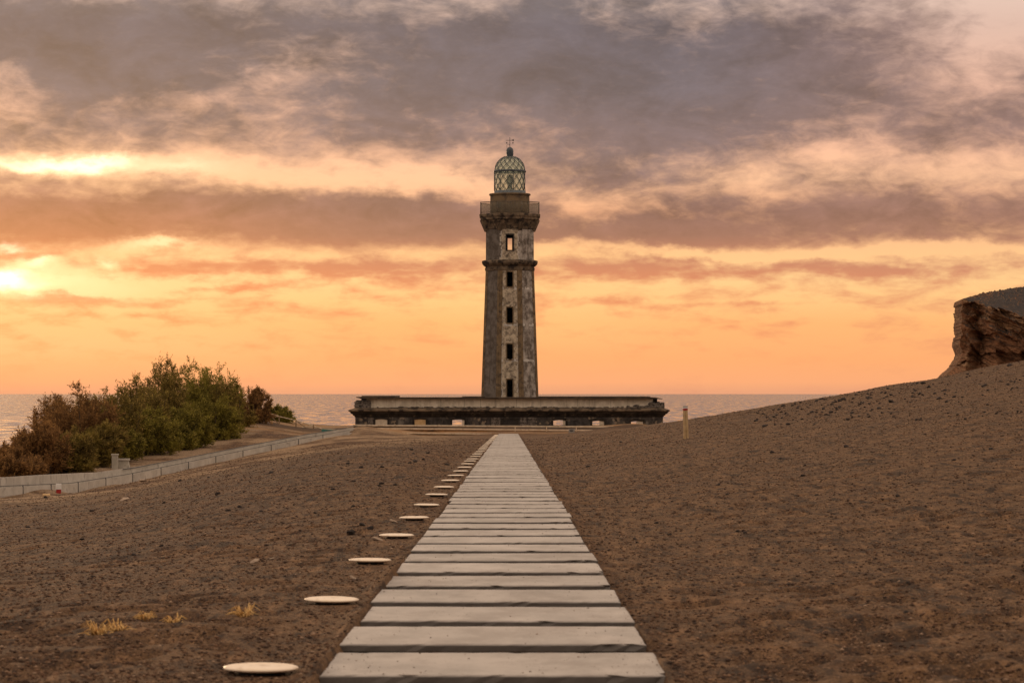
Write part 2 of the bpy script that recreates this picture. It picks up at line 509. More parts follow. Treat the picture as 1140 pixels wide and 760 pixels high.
def parapet(T):
    p = T.coord('Object')
    x, y, z = T.sep(p)
    n = T.noise(p, 1.1, 6, .65)
    col = T.mix((.52, .455, .35), (.74, .66, .53), T.smooth(n, .33, .68))
    st = T.noise(T.comb(x * 1.6, 0.0, z * .25), 1.0, 5, .65)
    col = T.mix(col, (.30, .25, .19), T.smooth(st, .52, .72) * .6)
    col = T.mix(col, (.80, .74, .62), T.smooth(T.noise(p, 2.7, 5, .6), .58, .7) * .6)
    return col, (T.noise(p, 10, 5, .6), .5, .03)
M_PARA = material('parapet_render', parapet, .92)
def ruinwall(T):
    p = T.coord('Object')
    n = T.noise(p, 1.5, 6, .7)
    col = T.mix((.035, .031, .03), (.10, .088, .078), T.smooth(n, .35, .68))
    v = T.sep(T.voro(p, 4.5, color=True))[0]
    col = T.mix(col, (.26, .20, .14), T.smooth(v, .72, .9) * T.smooth(T.noise(p, .8, 3, .5), .45, .6))
    col = T.mix(col, (.30, .265, .22), T.smooth(T.noise(T.vec('MULTIPLY', p, (.6, .6, .2)), 1.4, 4, .6), .58, .68) * .6)
    return col, (T.noise(p, 8, 5, .7), .8, .06)
M_RUIN = material('blackened_masonry', ruinwall, .95)
M_UNDER = material('dark_cornice', mottled((.022, .019, .017), (.055, .045, .036), 1.4, (.15, .11, .075), 2.2, .58, .72, .04), .95)  # darker tone for the cornice underside and the window surrounds
M_RUB = material('broken_stone', mottled((.10, .085, .072), (.23, .195, .165), 3, (.04, .034, .03), 5, .5, .62, .04), .95)
M_WHITE = material('white_board', mottled((.80, .74, .70), (.86, .80, .76), 2), .8)
M_BEIGE = material('beige_board', mottled((.55, .46, .34), (.68, .575, .44), 3), .85)
M_TAN = material('tan_board', mottled((.55, .36, .17), (.66, .46, .25), 3), .85)
M_PLANK = material('weathered_timber', mottled((.26, .17, .095), (.38, .26, .155), 2.5, (.15, .10, .06), 4), .85)
M_PLANK2 = material('pale_timber', mottled((.60, .46, .31), (.74, .60, .44), 2.5, (.36, .25, .16), 4), .85)
M_RAMP = material('ramp_concrete', mottled((.46, .42, .36), (.60, .555, .485), .7, (.34, .305, .26), 1.4, .52, .7, .01), .9)
M_RAMPTOP = material('ramp_coping', mottled((.40, .36, .31), (.5, .455, .395), 1, (.28, .24, .2), 2), .9)
M_STEEL = material('dark_steel', mottled((.035, .032, .03), (.06, .055, .05), 5), .5, .4)
M_TEAL = material('teal_paint', mottled((.045, .16, .14), (.075, .215, .185), 1.2, (.10, .13, .11), 3), .6, .3)
M_RED = material('red_paint', mottled((.30, .02, .022), (.40, .035, .03), 6), .6)
M_PWHITE = material('white_paint', mottled((.68, .66, .62), (.80, .78, .74), 5), .6)
M_POST = material('post_timber', mottled((.40, .27, .13), (.56, .40, .22), 5, (.30, .23, .16), 7), .85)
M_GREY = material('grey_box_metal', mottled((.24, .22, .20), (.33, .30, .27), 3), .7)
M_STONE = material('lava_stone', mottled((.022, .019, .018), (.06, .048, .042), 6, (.10, .07, .055), 9), .95)
M_STONE2 = material('pale_stone', mottled((.34, .25, .18), (.50, .38, .28), 6), .95)
M_STRAW = material('dry_straw', mottled((.60, .34, .11), (.82, .56, .24), 9), .9)
M_BIRD = material('bird_feathers', mottled((.03, .03, .03), (.06, .058, .055), 9), .9)
M_MOB = material('marker_concrete', mottled((.36, .33, .27), (.48, .44, .37), 2, (.26, .23, .19), 4), .9)

# ------------------------------------------------------------------ the path
proto = MB()
def slab_mesh(seed):
    r = random.Random(seed); mb = MB()
    hx, hy = PW / 2, .235 * K
    nx_, ny_ = 28, 24
    loop = [(-hx + 2 * hx * i / nx_, -hy) for i in range(nx_)] + [(hx, -hy + 2 * hy * i / ny_) for i in range(ny_)] + [(hx - 2 * hx * i / nx_, hy) for i in range(nx_)] + [(-hx, hy - 2 * hy * i / ny_) for i in range(ny_)]
    def inset(p, k, j):
        return (p[0] * (1 - k / hx) + r.uniform(-j, j), p[1] * (1 - k / hy) + r.uniform(-j, j))
    n_ = len(loop)
    lo = [(*inset(p, .004, .003), -.042) for p in loop]
    md = [(*inset(p, .000 + (r.uniform(.006, .03) if r.random() < .10 else 0), .003), -.010 - r.uniform(0, .004)) for p in loop]
    tp2 = [(*inset(p, .010 + (r.uniform(.01, .04) if r.random() < .08 else 0), .004), -.001 + r.uniform(-.001, .001)) for p in loop]
    mb.add(lo + md + tp2, [(i, (i + 1) % n_, n_ + (i + 1) % n_, n_ + i) for i in range(n_)] + [(n_ + i, n_ + (i + 1) % n_, 2 * n_ + (i + 1) % n_, 2 * n_ + i) for i in range(n_)] + [tuple(range(n_))[::-1], tuple(range(2 * n_, 3 * n_))])
    for xx in (-.6, .6): mb.box(xx - .07, xx + .07, -.2 * K, .2 * K, -.20, -.043)
    return mb
slab_vars = []
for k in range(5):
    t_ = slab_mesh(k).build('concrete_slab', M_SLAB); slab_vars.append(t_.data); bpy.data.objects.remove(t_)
ORD = ['nearest', 'second', 'third', 'fourth', 'fifth', 'sixth', 'seventh', 'eighth', 'ninth', 'tenth', 'eleventh', 'twelfth']
first = None
NSLAB = 127
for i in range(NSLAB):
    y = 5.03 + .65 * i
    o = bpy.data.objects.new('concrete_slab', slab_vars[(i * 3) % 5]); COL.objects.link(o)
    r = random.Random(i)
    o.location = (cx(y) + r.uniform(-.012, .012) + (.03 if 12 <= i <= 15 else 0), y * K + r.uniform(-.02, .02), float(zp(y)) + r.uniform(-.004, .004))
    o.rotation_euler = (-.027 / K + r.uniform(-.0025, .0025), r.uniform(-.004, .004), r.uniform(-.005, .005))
    if r.random() < .5: o.scale.x = 1 + r.uniform(-.012, .012)
    if i == 0: lb = 'nearest pale concrete slab, at the bottom end of the straight path'
    elif i < 12: lb = ORD[i] + ' pale concrete slab from the bottom end of the straight path'
    elif i == NSLAB - 1: lb = 'last concrete slab of the path, at its far end before the ruined building'
    elif i < 45: lb = 'pale concrete slab in the middle stretch of the straight path to the lighthouse'
    else: lb = 'grey concrete slab in the far narrow stretch of the path near the ruin'
    tag(o, lb, 'path slab', 'slabs of the straight path', 'thing')

# discs beside the path
dome = [(.0, 0), (.07, -.001), (.13, -.003), (.165, -.0065), (.182, -.012), (.188, -.018), (.187, -.022), (.17, -.030), (.11, -.035), (.03, -.036)]
stem = [(.12, -.033), (.12, -.15)]
disc0 = None
for i in range(41):
    y = 4.97 + 1.91 * i
    z = float(ground(-1.245, y * K)[0]) + .050
    if disc0 is None:
        root = empty('marker_disc', (0, 0, 0), 'x', 'path marker')
        a = MB().ring([(max(r, .002), zz) for r, zz in dome][::-1], 36, smooth=True).build('cap', M_DISC, root)
        b = MB().ring(stem[::-1], 16, smooth=True).build('stem', M_STEM, root)
        disc0 = root
    else:
        root = disc0.copy(); COL.objects.link(root)
        for ch in list(disc0.children):
            c = ch.copy(); COL.objects.link(c); c.parent = root
    r = random.Random(100 + i)
    root.location = (-1.245 + r.uniform(-.008, .008), y * K, z + r.uniform(-.004, .008))
    root.rotation_euler = (-.01 + r.uniform(-.01, .01), r.uniform(-.015, .015), 0)
    if i == 0: lb = 'nearest round cream disc on the ash, left of the bottom path slabs'
    elif i < 9: lb = ORD[i] + ' round cream disc from the near end of the row left of the path'
    else: lb = 'small cream disc seen edge-on in the far part of the row beside the path'
    tag(root, lb, 'path marker', 'cream discs along the path')

# ------------------------------------------------------------------ lighthouse
TD = 105.2 * K + 2.4
TX = at(567.6, 437, TD / K)[0]
def tz(py): return at(567, py, 105.6)[2]
tower = empty('lighthouse', (TX, TD, -2.2), 'tall octagonal stone lighthouse with a glazed iron lantern, behind the low ruin', 'lighthouse')
ROT8 = PI / 8
K8 = 1 / math.cos(PI / 8)
Z0 = -2.2
def lz(py): return tz(py) - Z0

def oct_shaft(name, z0, z1, a0, a1, holes, back_holes, mat):
    """hollow octagonal shaft: a = apothem; holes on the front face as (z0, z1, half width)"""
    mb = MB()
    def corner(k, z):
        a = a0 + (a1 - a0) * (z - z0) / (z1 - z0)
        q = -PI / 2 - PI / 8 + k * PI / 4
        return np.array((a * K8 * math.cos(q), a * K8 * math.sin(q), z))
    def face_pt(k, u, z):
        a, b = corner(k, z), corner(k + 1, z)
        return a + (b - a) * u
    for k in range(8):
        hs = holes if k == 0 else back_holes if k == 4 else []
        q = -PI / 2 + k * PI / 4
        nrm = np.array((math.cos(q), math.sin(q), 0))
        zs = sorted({z0, z1, *[h[0] for h in hs], *[h[1] for h in hs]})
        for za, zb in zip(zs[:-1], zs[1:]):
            hole = next((h for h in hs if h[0] <= za + 1e-6 and h[1] >= zb - 1e-6), None)
            if hole is None:
                mb.add([face_pt(k, 0, za), face_pt(k, 1, za), face_pt(k, 1, zb), face_pt(k, 0, zb)], [(0, 1, 2, 3)])
                continue
            hw = hole[2]
            wa = np.linalg.norm(corner(k + 1, za) - corner(k, za)); wb = np.linalg.norm(corner(k + 1, zb) - corner(k, zb))
            ua, ub = .5 - hw / wa, .5 - hw / wb
            A = [face_pt(k, ua, za), face_pt(k, 1 - ua, za), face_pt(k, 1 - ub, zb), face_pt(k, ub, zb)]
            mb.add([face_pt(k, 0, za), A[0], A[3], face_pt(k, 0, zb)], [(0, 1, 2, 3)])
            mb.add([A[1], face_pt(k, 1, za), face_pt(k, 1, zb), A[2]], [(0, 1, 2, 3)])
            B = [p - nrm * .6 for p in A]
            mb.add(A + B, [(0, 4, 5, 1), (1, 5, 6, 2), (2, 6, 7, 3), (3, 7, 4, 0)])
    n = len(mb.v)
    mb.add([corner(k, z1) for k in range(8)], [tuple(range(8))])
    mb.add([corner(k, z0) for k in range(8)], [tuple(range(8))[::-1]])
    return mb.build(name, mat, tower)
A_B, A_T, A_U = 3.0, 2.53, 2.55
z_lo, z_st = lz(442), lz(300)
A_bot = A_B + (A_B - A_T) / (z_st - z_lo) * z_lo
win = [(303.3, 319.5), (342.7, 359.8), (383.2, 400.3), (422.5, 443)]
holes = [(lz(b), lz(a), .30) for a, b in win]
holes.sort()
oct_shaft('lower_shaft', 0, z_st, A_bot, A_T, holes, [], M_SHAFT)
uh = (lz(278.8), lz(262), .35)
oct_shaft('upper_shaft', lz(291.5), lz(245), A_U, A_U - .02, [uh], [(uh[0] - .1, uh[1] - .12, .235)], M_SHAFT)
for i, h in enumerate(holes + [uh]):
    zc = (h[0] + h[1]) / 2
    a = (A_bot + (A_T - A_bot) * zc / z_st) if i < 4 else A_U - .01
    tilt = (A_bot - A_T) / z_st if i < 4 else 0
    w = MB()
    for x0, x1, z0, z1 in ((-h[2] - .1, -h[2], h[0] - .1, h[1] + .12), (h[2], h[2] + .1, h[0] - .1, h[1] + .12), (-h[2], h[2], h[1], h[1] + .12), (-h[2], h[2], h[0] - .1, h[0])):
        w.box(x0, x1, -.06, .08, z0 - zc, z1 - zc)
    fo = w.build('window_frame', M_FRAME if i == 4 else M_QUOIN, tower, (0, -a, zc))
    fo.rotation_euler = (-math.atan(tilt), 0, 0)
# corner strips of dressed stone on the lower shaft, and pale mortar bands
def strips(z0, z1, af):
    for k in range(8):
        q0 = -PI / 2 - PI / 8 + k * PI / 4
        mb = MB()
        for side in (-1, 1):
            qn = q0 + side * PI / 8
            nr = np.array((math.cos(qn), math.sin(qn), 0))
            tang = np.array((-math.sin(qn), math.cos(qn), 0)) * side
            def P(z, u, out):
                c = np.array((af(z) * K8 * math.cos(q0), af(z) * K8 * math.sin(q0), z))
                return c + tang * u + nr * out
            w = .31
            mb.hexa([P(z0, 0, -.05), P(z0, 0, .035), P(z0, w, .035), P(z0, w, -.05)], [P(z1, 0, -.05), P(z1, 0, .035), P(z1, w, .035), P(z1, w, -.05)])
        mb.build('corner_strip', M_QUOIN, tower)
strips(0, z_st, lambda z: A_bot + (A_T - A_bot) * z / z_st)
for py in (322.5, 363, 402.5):
    z = lz(py)
    a = A_bot + (A_T - A_bot) * z / z_st
    mb = MB()
    for k in (0, 1):
        q = -PI / 2 + k * PI / 4
        nr = np.array((math.cos(q), math.sin(q), 0)); tg = np.array((-math.sin(q), math.cos(q), 0))
        hw = a * math.tan(PI / 8)
        u = -hw + .05 if k == 0 else -hw + .36
        while u < hw - .38:                                    # broken into flakes
            L = random.uniform(.12, .4); u1 = min(u + L, hw - .36 if k == 0 else hw - .1)
            if random.random() < (.62 if k == 0 else .85):
                h0 = random.uniform(.10, .18)
                p0 = nr * (a + .012); z0 = z + random.uniform(-.05, .03)
                c = [p0 + tg * u + (0, 0, z0), p0 + tg * u1 + (0, 0, z0), p0 + tg * u1 - nr * .05 + (0, 0, z0), p0 + tg * u - nr * .05 + (0, 0, z0)]
                mb.hexa(c, [x + np.array((0, 0, h0 * 1.8)) for x in c])
            u = u1
    mb.build('mortar_band', M_PALE, tower)
oc = lambda prof: [(a * K8, z) for a, z in prof]
MB().ring(oc([(A_T - .1, lz(302)), (2.62, lz(301)), (2.66, lz(298.5)), (2.58, lz(298.2)), (2.60, lz(296.5)), (2.80, lz(295)), (2.95, lz(293)), (2.97, lz(291)), (2.9, lz(290.2)), (2.5, lz(289.2))]), 8, rot=ROT8).build('string_course', M_CORN, tower)
MB().ring(oc([(2.40, lz(256)), (2.62, lz(255)), (2.66, lz(252.5)), (2.80, lz(249.5)), (2.92, lz(246.5)), (2.96, lz(245)), (3.12, lz(244.6)), (3.14, lz(242)), (3.22, lz(241.4)), (3.24, lz(239)), (3.16, lz(238.2)), (2.0, lz(237.6))]), 8, rot=ROT8).build('gallery_cornice', M_CORN, tower)
for k in range(8):                                             # brackets under the gallery at the corners
    q0 = -PI / 2 - PI / 8 + k * PI / 4
    mb = MB(); d = np.array((math.cos(q0), math.sin(q0), 0)); t = np.array((-math.sin(q0), math.cos(q0), 0))
    za, zb = lz(257), lz(245.2)
    b = [d * 2.62 - t * .22, d * 2.84 - t * .22, d * 2.84 + t * .22, d * 2.62 + t * .22]
    tt = [d * 2.62 - t * .26, d * 3.34 - t * .26, d * 3.34 + t * .26, d * 2.62 + t * .26]
    mb.hexa([x + (0, 0, za) for x in b], [x + np.array((0, 0, zb)) for x in tt]); mb.build('bracket', M_CORN, tower)
# gallery railing: posts, rails and fine upright bars
rail = MB()
zr0, zr1 = lz(238), lz(225.2)
rc = [(3.10 * K8 * math.cos(ROT8 + k * PI / 4), 3.10 * K8 * math.sin(ROT8 + k * PI / 4)) for k in range(8)]
for k in range(8):
    a, b = rc[k], rc[(k + 1) % 8]
    rail.tube([(*a, zr1), (*b, zr1)], .04, 6); rail.tube([(*a, zr0 + .12), (*b, zr0 + .12)], .025, 5)
    rail.tube([(*a, zr0 - .05), (*a, zr1 + .03)], .05, 6)
    for j in range(1, 16):
        u = j / 16; x = a[0] + (b[0] - a[0]) * u; y = a[1] + (b[1] - a[1]) * u
        rail.tube([(x, y, zr0 - .02), (x, y, zr1)], .017, 4)
M_RAIL = material('railing_iron', mottled((.09, .075, .06), (.16, .13, .10), 4), .7)
rail.build('gallery_railing', M_RAIL, tower)
def gallery_glass(T): return (.55, .47, .40)
def glass_mat(name, tint, mixf, rough=.08):
    m = bpy.data.materials.new(name); m.use_nodes = True; nt = m.node_tree; nt.nodes.clear()
    o = nt.nodes.new('ShaderNodeOutputMaterial'); mx = nt.nodes.new('ShaderNodeMixShader')
    tr = nt.nodes.new('ShaderNodeBsdfTransparent'); gl = nt.nodes.new('ShaderNodeBsdfPrincipled')
    tr.inputs[0].default_value = (*tint, 1); gl.inputs['Base Color'].default_value = (.42, .40, .36, 1); gl.inputs['Roughness'].default_value = rough
    mx.inputs[0].default_value = mixf
    tl = nt.nodes.new('ShaderNodeBsdfTranslucent'); tl.inputs[0].default_value = (.84, .92, .78, 1)   # salt-hazed
    m2 = nt.nodes.new('ShaderNodeMixShader'); m2.inputs[0].default_value = .75
    nt.links.new(gl.outputs[0], m2.inputs[1]); nt.links.new(tl.outputs[0], m2.inputs[2])
    nt.links.new(tr.outputs[0], mx.inputs[1]); nt.links.new(m2.outputs[0], mx.inputs[2]); nt.links.new(mx.outputs[0], o.inputs[0])
    return m
M_GPANE = glass_mat('hazy_gallery_mesh', (.94, .92, .88), .14, .6)
MB().ring(oc([(3.07, zr0 + .05), (3.07, zr1 - .05)]), 8, rot=ROT8, cap0=False, cap1=False).build('railing_mesh', M_GPANE, tower)
# watch room and lantern
MB().ring([(2.09, lz(239)), (2.09, lz(217.3)), (2.2, lz(216.9)), (2.22, lz(215.6)), (2.16, lz(215.0)), (1.2, lz(214.6))], 48, smooth=False).build('watch_room', M_DRUM, tower)
MB().ring([(1.69, lz(215.2)), (1.69, lz(211.8)), (1.62, lz(211.6))], 40).build('lantern_base', M_IRON, tower)
zl0, zl1, zl2 = lz(211.6), lz(190.2), lz(173.5)
RL = 1.63
lat = MB()
def dome_r(t): return RL * math.sqrt(max(0, 1 - (t * .94) ** 2.15))
def dome_z(t): return zl1 + (zl2 - zl1) * (t ** 1.02)
NB = 14
for s_ in (-1, 1):
    for k in range(NB):
        p = []
        for j in range(7):
            u = j / 6; q = 2 * PI * k / NB + s_ * u * 2 * PI / NB * 2.0
            p.append((RL * math.cos(q), RL * math.sin(q), zl0 + (zl1 - zl0) * u))
        lat.tube(p, .034, 5)
for k in range(NB // 2):
    q = 2 * PI * (k + .5) / (NB // 2)
    lat.tube([(1.66 * math.cos(q), 1.66 * math.sin(q), zl0), (1.66 * math.cos(q), 1.66 * math.sin(q), zl1)], .04, 5)
lat.build('lantern_lattice', M_LEAD, tower)
dl = MB()
for s_ in (-1, 1):
    for k in range(NB):
        p = []
        for j in range(12):
            t = j / 11; q = 2 * PI * k / NB + s_ * t * 2 * PI / NB * 2.1
            r = dome_r(t); p.append((r * math.cos(q), r * math.sin(q), dome_z(t)))
        dl.tube(p, .034, 5)
dl.build('dome_lattice', M_LEAD, tower)
MB().ring([(1.70, zl1 - .09), (1.74, zl1 - .03), (1.74, zl1 + .06), (1.66, zl1 + .13)], 40, cap0=False, cap1=False).build('lantern_ring', M_LEAD, tower)
M_GLASS = glass_mat('lantern_glass', (.95, .95, .88), .45, .05)
MB().ring([(RL - .03, zl0), (RL - .03, zl1)], 40, cap0=False, cap1=False, smooth=True).build('lantern_glazing', M_GLASS, tower)
M_DGLASS = glass_mat('dome_glass', (.90, .93, .88), .55, .08)
MB().ring([(max(.03, dome_r(j / 12) - .03), dome_z(j / 12)) for j in range(13)], 40, cap0=False, cap1=False, smooth=True).build('dome_glazing', M_DGLASS, tower)
MB().ring([(.26, zl0 - .3), (.26, zl0 + .7), (.36, zl0 + .72), (.38, zl0 + 1.0), (.30, zl0 + 1.25), (.38, zl0 + 1.45), (.33, zl0 + 1.62), (.1, zl0 + 1.7)], 16, smooth=True).build('lamp', M_FRAME, tower)
zb = lz(174.3)
MB().ring([(.42, zb - .12), (.44, zb), (.33, zb + .06), (.34, zb + .16), (.38, zb + .3), (.385, zb + .72), (.33, zb + .92), (.2, zb + 1.04), (.07, zb + 1.1)], 20, smooth=True).build('vent_ball', M_LEAD, tower)
va = MB()
zt = lz(152)
va.tube([(0, 0, zb + 1.05), (0, 0, zt)], .035, 6)
zc = lz(155.4)
va.tube([(-.4, 0, zc), (.4, 0, zc)], .025, 5)
va.tube([(0, -.4, zc), (0, .4, zc)], .025, 5)
for x in (-.33, .33): va.box(x - .06, x + .06, -.02, .02, zc - .34, zc - .2)
va.add([(.16, 0, zc + .02), (.42, .015, zc - .1), (.42, .015, zc + .14), (.16, .03, zc + .02), (.42, -.015, zc - .1), (.42, -.015, zc + .14)], [(0, 1, 2), (3, 5, 4), (0, 3, 4, 1), (1, 4, 5, 2), (2, 5, 3, 0)])
va.tube([(-.3, 0, zb + 1.0), (-.34, 0, zb + 1.28), (-.2, 0, zb + 1.42), (0, 0, zb + 1.32)], .02, 5)
va.build('weather_vane', M_LEAD, tower)

# ------------------------------------------------------------------ ruined building
BD = 100.0 * K
pb = BD / FPX
def bx(px): return (px - 570) * pb
def bz(py): return at(570, py, BD / K)[2]
ruin = empty('ruined_building', (0, BD, -2.4), 'long low blackened stone ruin half buried at the foot of the lighthouse', 'building')
def lbz(py): return bz(py) + 2.4
X0, X1 = bx(395.5), bx(738)
OPEN = [(503.5, 517), (616, 629.5), (659.5, 672.5), (702.5, 715.8)]
def hollow_wall(ya, yb, grow, zt):
    mb = MB()
    xsb = [X0]
    for a, b in OPEN: xsb += [bx(a) - grow, bx(b) + grow]
    xsb.append(X1)
    zsb = [0, .5 - grow, zt + grow, lbz(462.5)]
    for i in range(len(xsb) - 1):
        for j in range(3):
            x0, x1, z0, z1 = xsb[i], xsb[i + 1], zsb[j], zsb[j + 1]
            if i % 2 == 1 and j == 1:
                mb.add([(x0, ya, z0), (x1, ya, z0), (x1, ya, z1), (x0, ya, z1), (x0, yb, z0), (x1, yb, z0), (x1, yb, z1), (x0, yb, z1)], [(0, 4, 5, 1), (1, 5, 6, 2), (2, 6, 7, 3), (3, 7, 4, 0)])
                continue
            for y_ in (ya, yb):
                mb.add([(x0, y_, z0), (x1, y_, z0), (x1, y_, z1), (x0, y_, z1)], [(0, 1, 2, 3) if y_ == ya else (3, 2, 1, 0)])
    return mb
wmb = hollow_wall(0, .45, 0.0, lbz(466.4))
b_ = hollow_wall(12.55, 13, .35, lbz(466.0)); wmb.add(b_.v, b_.f)
for x_ in (X0, X1):
    wmb.add([(x_, 0, 0), (x_, 13, 0), (x_, 13, lbz(462.5)), (x_, 0, lbz(462.5))], [(0, 1, 2, 3)])
wmb.build('wall', M_RUIN, ruin)
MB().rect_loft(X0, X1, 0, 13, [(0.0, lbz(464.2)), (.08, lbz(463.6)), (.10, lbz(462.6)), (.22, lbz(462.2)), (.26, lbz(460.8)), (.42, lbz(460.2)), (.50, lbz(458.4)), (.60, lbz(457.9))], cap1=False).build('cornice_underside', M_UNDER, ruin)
MB().rect_loft(X0, X1, 0, 13, [(.59, lbz(458.0)), (.66, lbz(457.2)), (.66, lbz(456.2)), (.40, lbz(455.3)), (.05, lbz(453.8)), (-.3, lbz(453.6))], cap0=False).build('cornice', M_CORN, ruin)
# parapet of plain rendered panels, each joint a thin dark gap
x = bx(408); n = 0
ja = [408, 418.5, 440, 464, 490, 517, 535, 552, 575, 602, 631, 643, 656, 680, 705, 727]
for a, b in zip(ja[:-1], ja[1:]):
    r = random.Random(a)
    o = MB().box(bx(a) + .012, bx(b) - .012, .12 + r.uniform(-.01, .01), .42, lbz(454.3), lbz(443.9)).build('parapet_panel', M_PARA, ruin)
MB().box(bx(402), bx(732), .6, 1.0, lbz(455), lbz(443.7)).build('parapet_core', M_RUIN, ruin)
# broken stone along the foot of the parapet
rb = MB()
def lump(mb, c, s, seed):
    r = random.Random(seed)
    ph = (1 + 5 ** .5) / 2
    base = [(-1, ph, 0), (1, ph, 0), (-1, -ph, 0), (1, -ph, 0), (0, -1, ph), (0, 1, ph), (0, -1, -ph), (0, 1, -ph), (ph, 0, -1), (ph, 0, 1), (-ph, 0, -1), (-ph, 0, 1)]
    fs = [(0, 11, 5), (0, 5, 1), (0, 1, 7), (0, 7, 10), (0, 10, 11), (1, 5, 9), (5, 11, 4), (11, 10, 2), (10, 7, 6), (7, 1, 8), (3, 9, 4), (3, 4, 2), (3, 2, 6), (3, 6, 8), (3, 8, 9), (4, 9, 5), (2, 4, 11), (6, 2, 10), (8, 6, 7), (9, 8, 1)]
    vs = []
    for v in base:
        k = r.uniform(.36, .66)
        vs.append((c[0] + v[0] * k * s[0], c[1] + v[1] * k * s[1], c[2] + v[2] * k * s[2]))
    mb.add(vs, fs)
for i in range(420):
    u = random.random()
    px = 418 + 312 * u
    den = .2 + (px > 600) * .35 + (430 < px < 545) * .45 + (px > 700) * .5
    if random.random() > den: continue
    h = random.uniform(.03, .09) + (px > 690) * random.uniform(0, .12)
    lump(rb, (bx(px), .08 + random.uniform(-.06, .05), lbz(453.9) + random.uniform(0, h * 1.2)), (random.uniform(.08, .28), .09, h), i)
rb.box(bx(418), bx(730), .04, .115, lbz(454.2), lbz(453.6))
rb.build('broken_render', M_RUB, ruin)
for px0, px1, top in ((394.8, 413, 446.3), (722, 739.8, 447.8)):       # bare corner masonry
    mb = MB()
    mb.box(bx(px0), bx(px1), .0, 1.6, lbz(455), lbz(top + .5))
    for i in range(46):
        lump(mb, (random.uniform(bx(px0) + .1, bx(px1) - .1), -.02, random.uniform(lbz(454.6), lbz(top + .6))), (random.uniform(.08, .22), .06, random.uniform(.06, .15)), i + 900)
    for i in range(12):
        lump(mb, (random.uniform(bx(px0) + .1, bx(px1) - .1), random.uniform(.1, 1.2), lbz(top + .3)), (random.uniform(.15, .3), .25, random.uniform(.06, .14)), i + 950)
    mb.build('corner_masonry', M_RUB, ruin)
MB().box(bx(397), bx(413), .3, 1.4, lbz(446.6), lbz(445.2)).build('corner_capstone', M_PALE, ruin)
MB().rect_loft(bx(402), bx(729), .35, 13, [(0, lbz(444.0)), (.10, lbz(443.6))]).build('parapet_coping', M_FRAME, ruin)
MB().hexa([(bx(396.3), -.25, lbz(442.3)), (bx(402), -.45, lbz(443.7)), (bx(402), 13, lbz(443.7)), (bx(396.3), 13, lbz(442.3))],
          [(bx(396.3), -.25, lbz(441.6)), (bx(402), -.45, lbz(441.4)), (bx(402), 13, lbz(441.4)), (bx(396.3), 13, lbz(441.6))]).box(bx(402) + .002, bx(729), -.45, 13, lbz(443.7), lbz(442.0)).hexa(
          [(bx(729) + .002, -.45, lbz(443.7)), (bx(737.5), -.3, lbz(444.2)), (bx(737.5), 13, lbz(444.2)), (bx(729) + .002, 13, lbz(443.7))],
          [(bx(729) + .002, -.45, lbz(442.0)), (bx(737.5), -.3, lbz(443.6)), (bx(737.5), 13, lbz(443.6)), (bx(729) + .002, 13, lbz(442.0))]).build('roof_slab', M_ROOF, ruin)
MB().box(bx(402.5), bx(440), .2, 12.5, lbz(442.1), lbz(440.4)).box(bx(514.5), bx(540), .2, 5, lbz(442.1), lbz(441.0)).box(bx(600), bx(724), .2, 12.5, lbz(442.1), lbz(441.1)).build('roof_layer', M_ROOF, ruin)
# blocked windows with arched heads
def arch(px0, px1, ptop, pieces, door=False):
    xa, xb = bx(px0), bx(px1)
    zt = lbz(ptop); z0 = .5
    sur = MB()
    w = xb - xa
    N = 8
    for j in range(N):
        def P(u, o):
            s = math.sin(PI * u); return (xa - o + (w + 2 * o) * u, zt - .06 + .06 * s + o)
        (x0, za), (x1, zb_) = P(j / N, .0), P((j + 1) / N, .0)
        (x2, zc_), (x3, zd_) = P(j / N, .22), P((j + 1) / N, .22)
        sur.hexa([(x0, -.10, za), (x1, -.10, zb_), (x1, .05, zb_), (x0, .05, za)], [(x2, -.10, zc_), (x3, -.10, zd_), (x3, .05, zd_), (x2, .05, zc_)])
    for xx in (xa - .22, xb): sur.box(xx, xx + .22, -.10, .05, z0, zt - .062)
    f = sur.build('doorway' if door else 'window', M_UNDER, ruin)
    for p0, p1, m, nm in pieces:
        mb = MB(); x0, x1 = bx(p0) + .004, bx(p1) - .004
        def zz(xx): return zt - .06 + .06 * math.sin(PI * min(1, max(0, (xx - xa) / w)))
        mb.add([(x0, -.03, z0), (x1, -.03, z0), (x1, -.03, zz(x1)), ((x0 + x1) / 2, -.03, zz((x0 + x1) / 2)), (x0, -.03, zz(x0)),
                (x0, .03, z0), (x1, .03, z0), (x1, .03, zz(x1)), ((x0 + x1) / 2, .03, zz((x0 + x1) / 2)), (x0, .03, zz(x0))],
               [(0, 1, 2, 3, 4), (5, 9, 8, 7, 6), (0, 5, 6, 1), (1, 6, 7, 2), (2, 7, 8, 3), (3, 8, 9, 4), (4, 9, 5, 0)])
        mb.build(nm, m, f)
arch(418, 431.3, 466.3, [(418, 424, M_BEIGE, 'board'), (424, 431.3, M_BEIGE, 'board')])
arch(461.5, 474, 466.4, [(461.5, 471.5, M_TAN, 'board'), (471.5, 474, M_TAN, 'board')])
arch(503.5, 517, 466.8, [(514.5, 517, M_BEIGE, 'board')])
arch(559.5, 575, 467.2, [(559.5, 575, M_FRAME, 'door')], True)
arch(616, 629.5, 467.4, [(626.5, 629.5, M_BEIGE, 'board')])
arch(659.5, 672.5, 468.2, [(667.2, 672.5, M_BEIGE, 'board')])
arch(702.5, 715.8, 468.6, [(708.4, 715.8, M_BEIGE, 'board')])
for a, b, m in ((410, 416, M_RUB), (547, 557, M_PALE), (579, 586, M_PALE), (588, 596, M_RUB)):   # patched plaster between the windows
    MB().box(bx(a), bx(b), -.02, .02, .5, lbz(464.6)).build('plaster_patch', M_RUB, ruin)

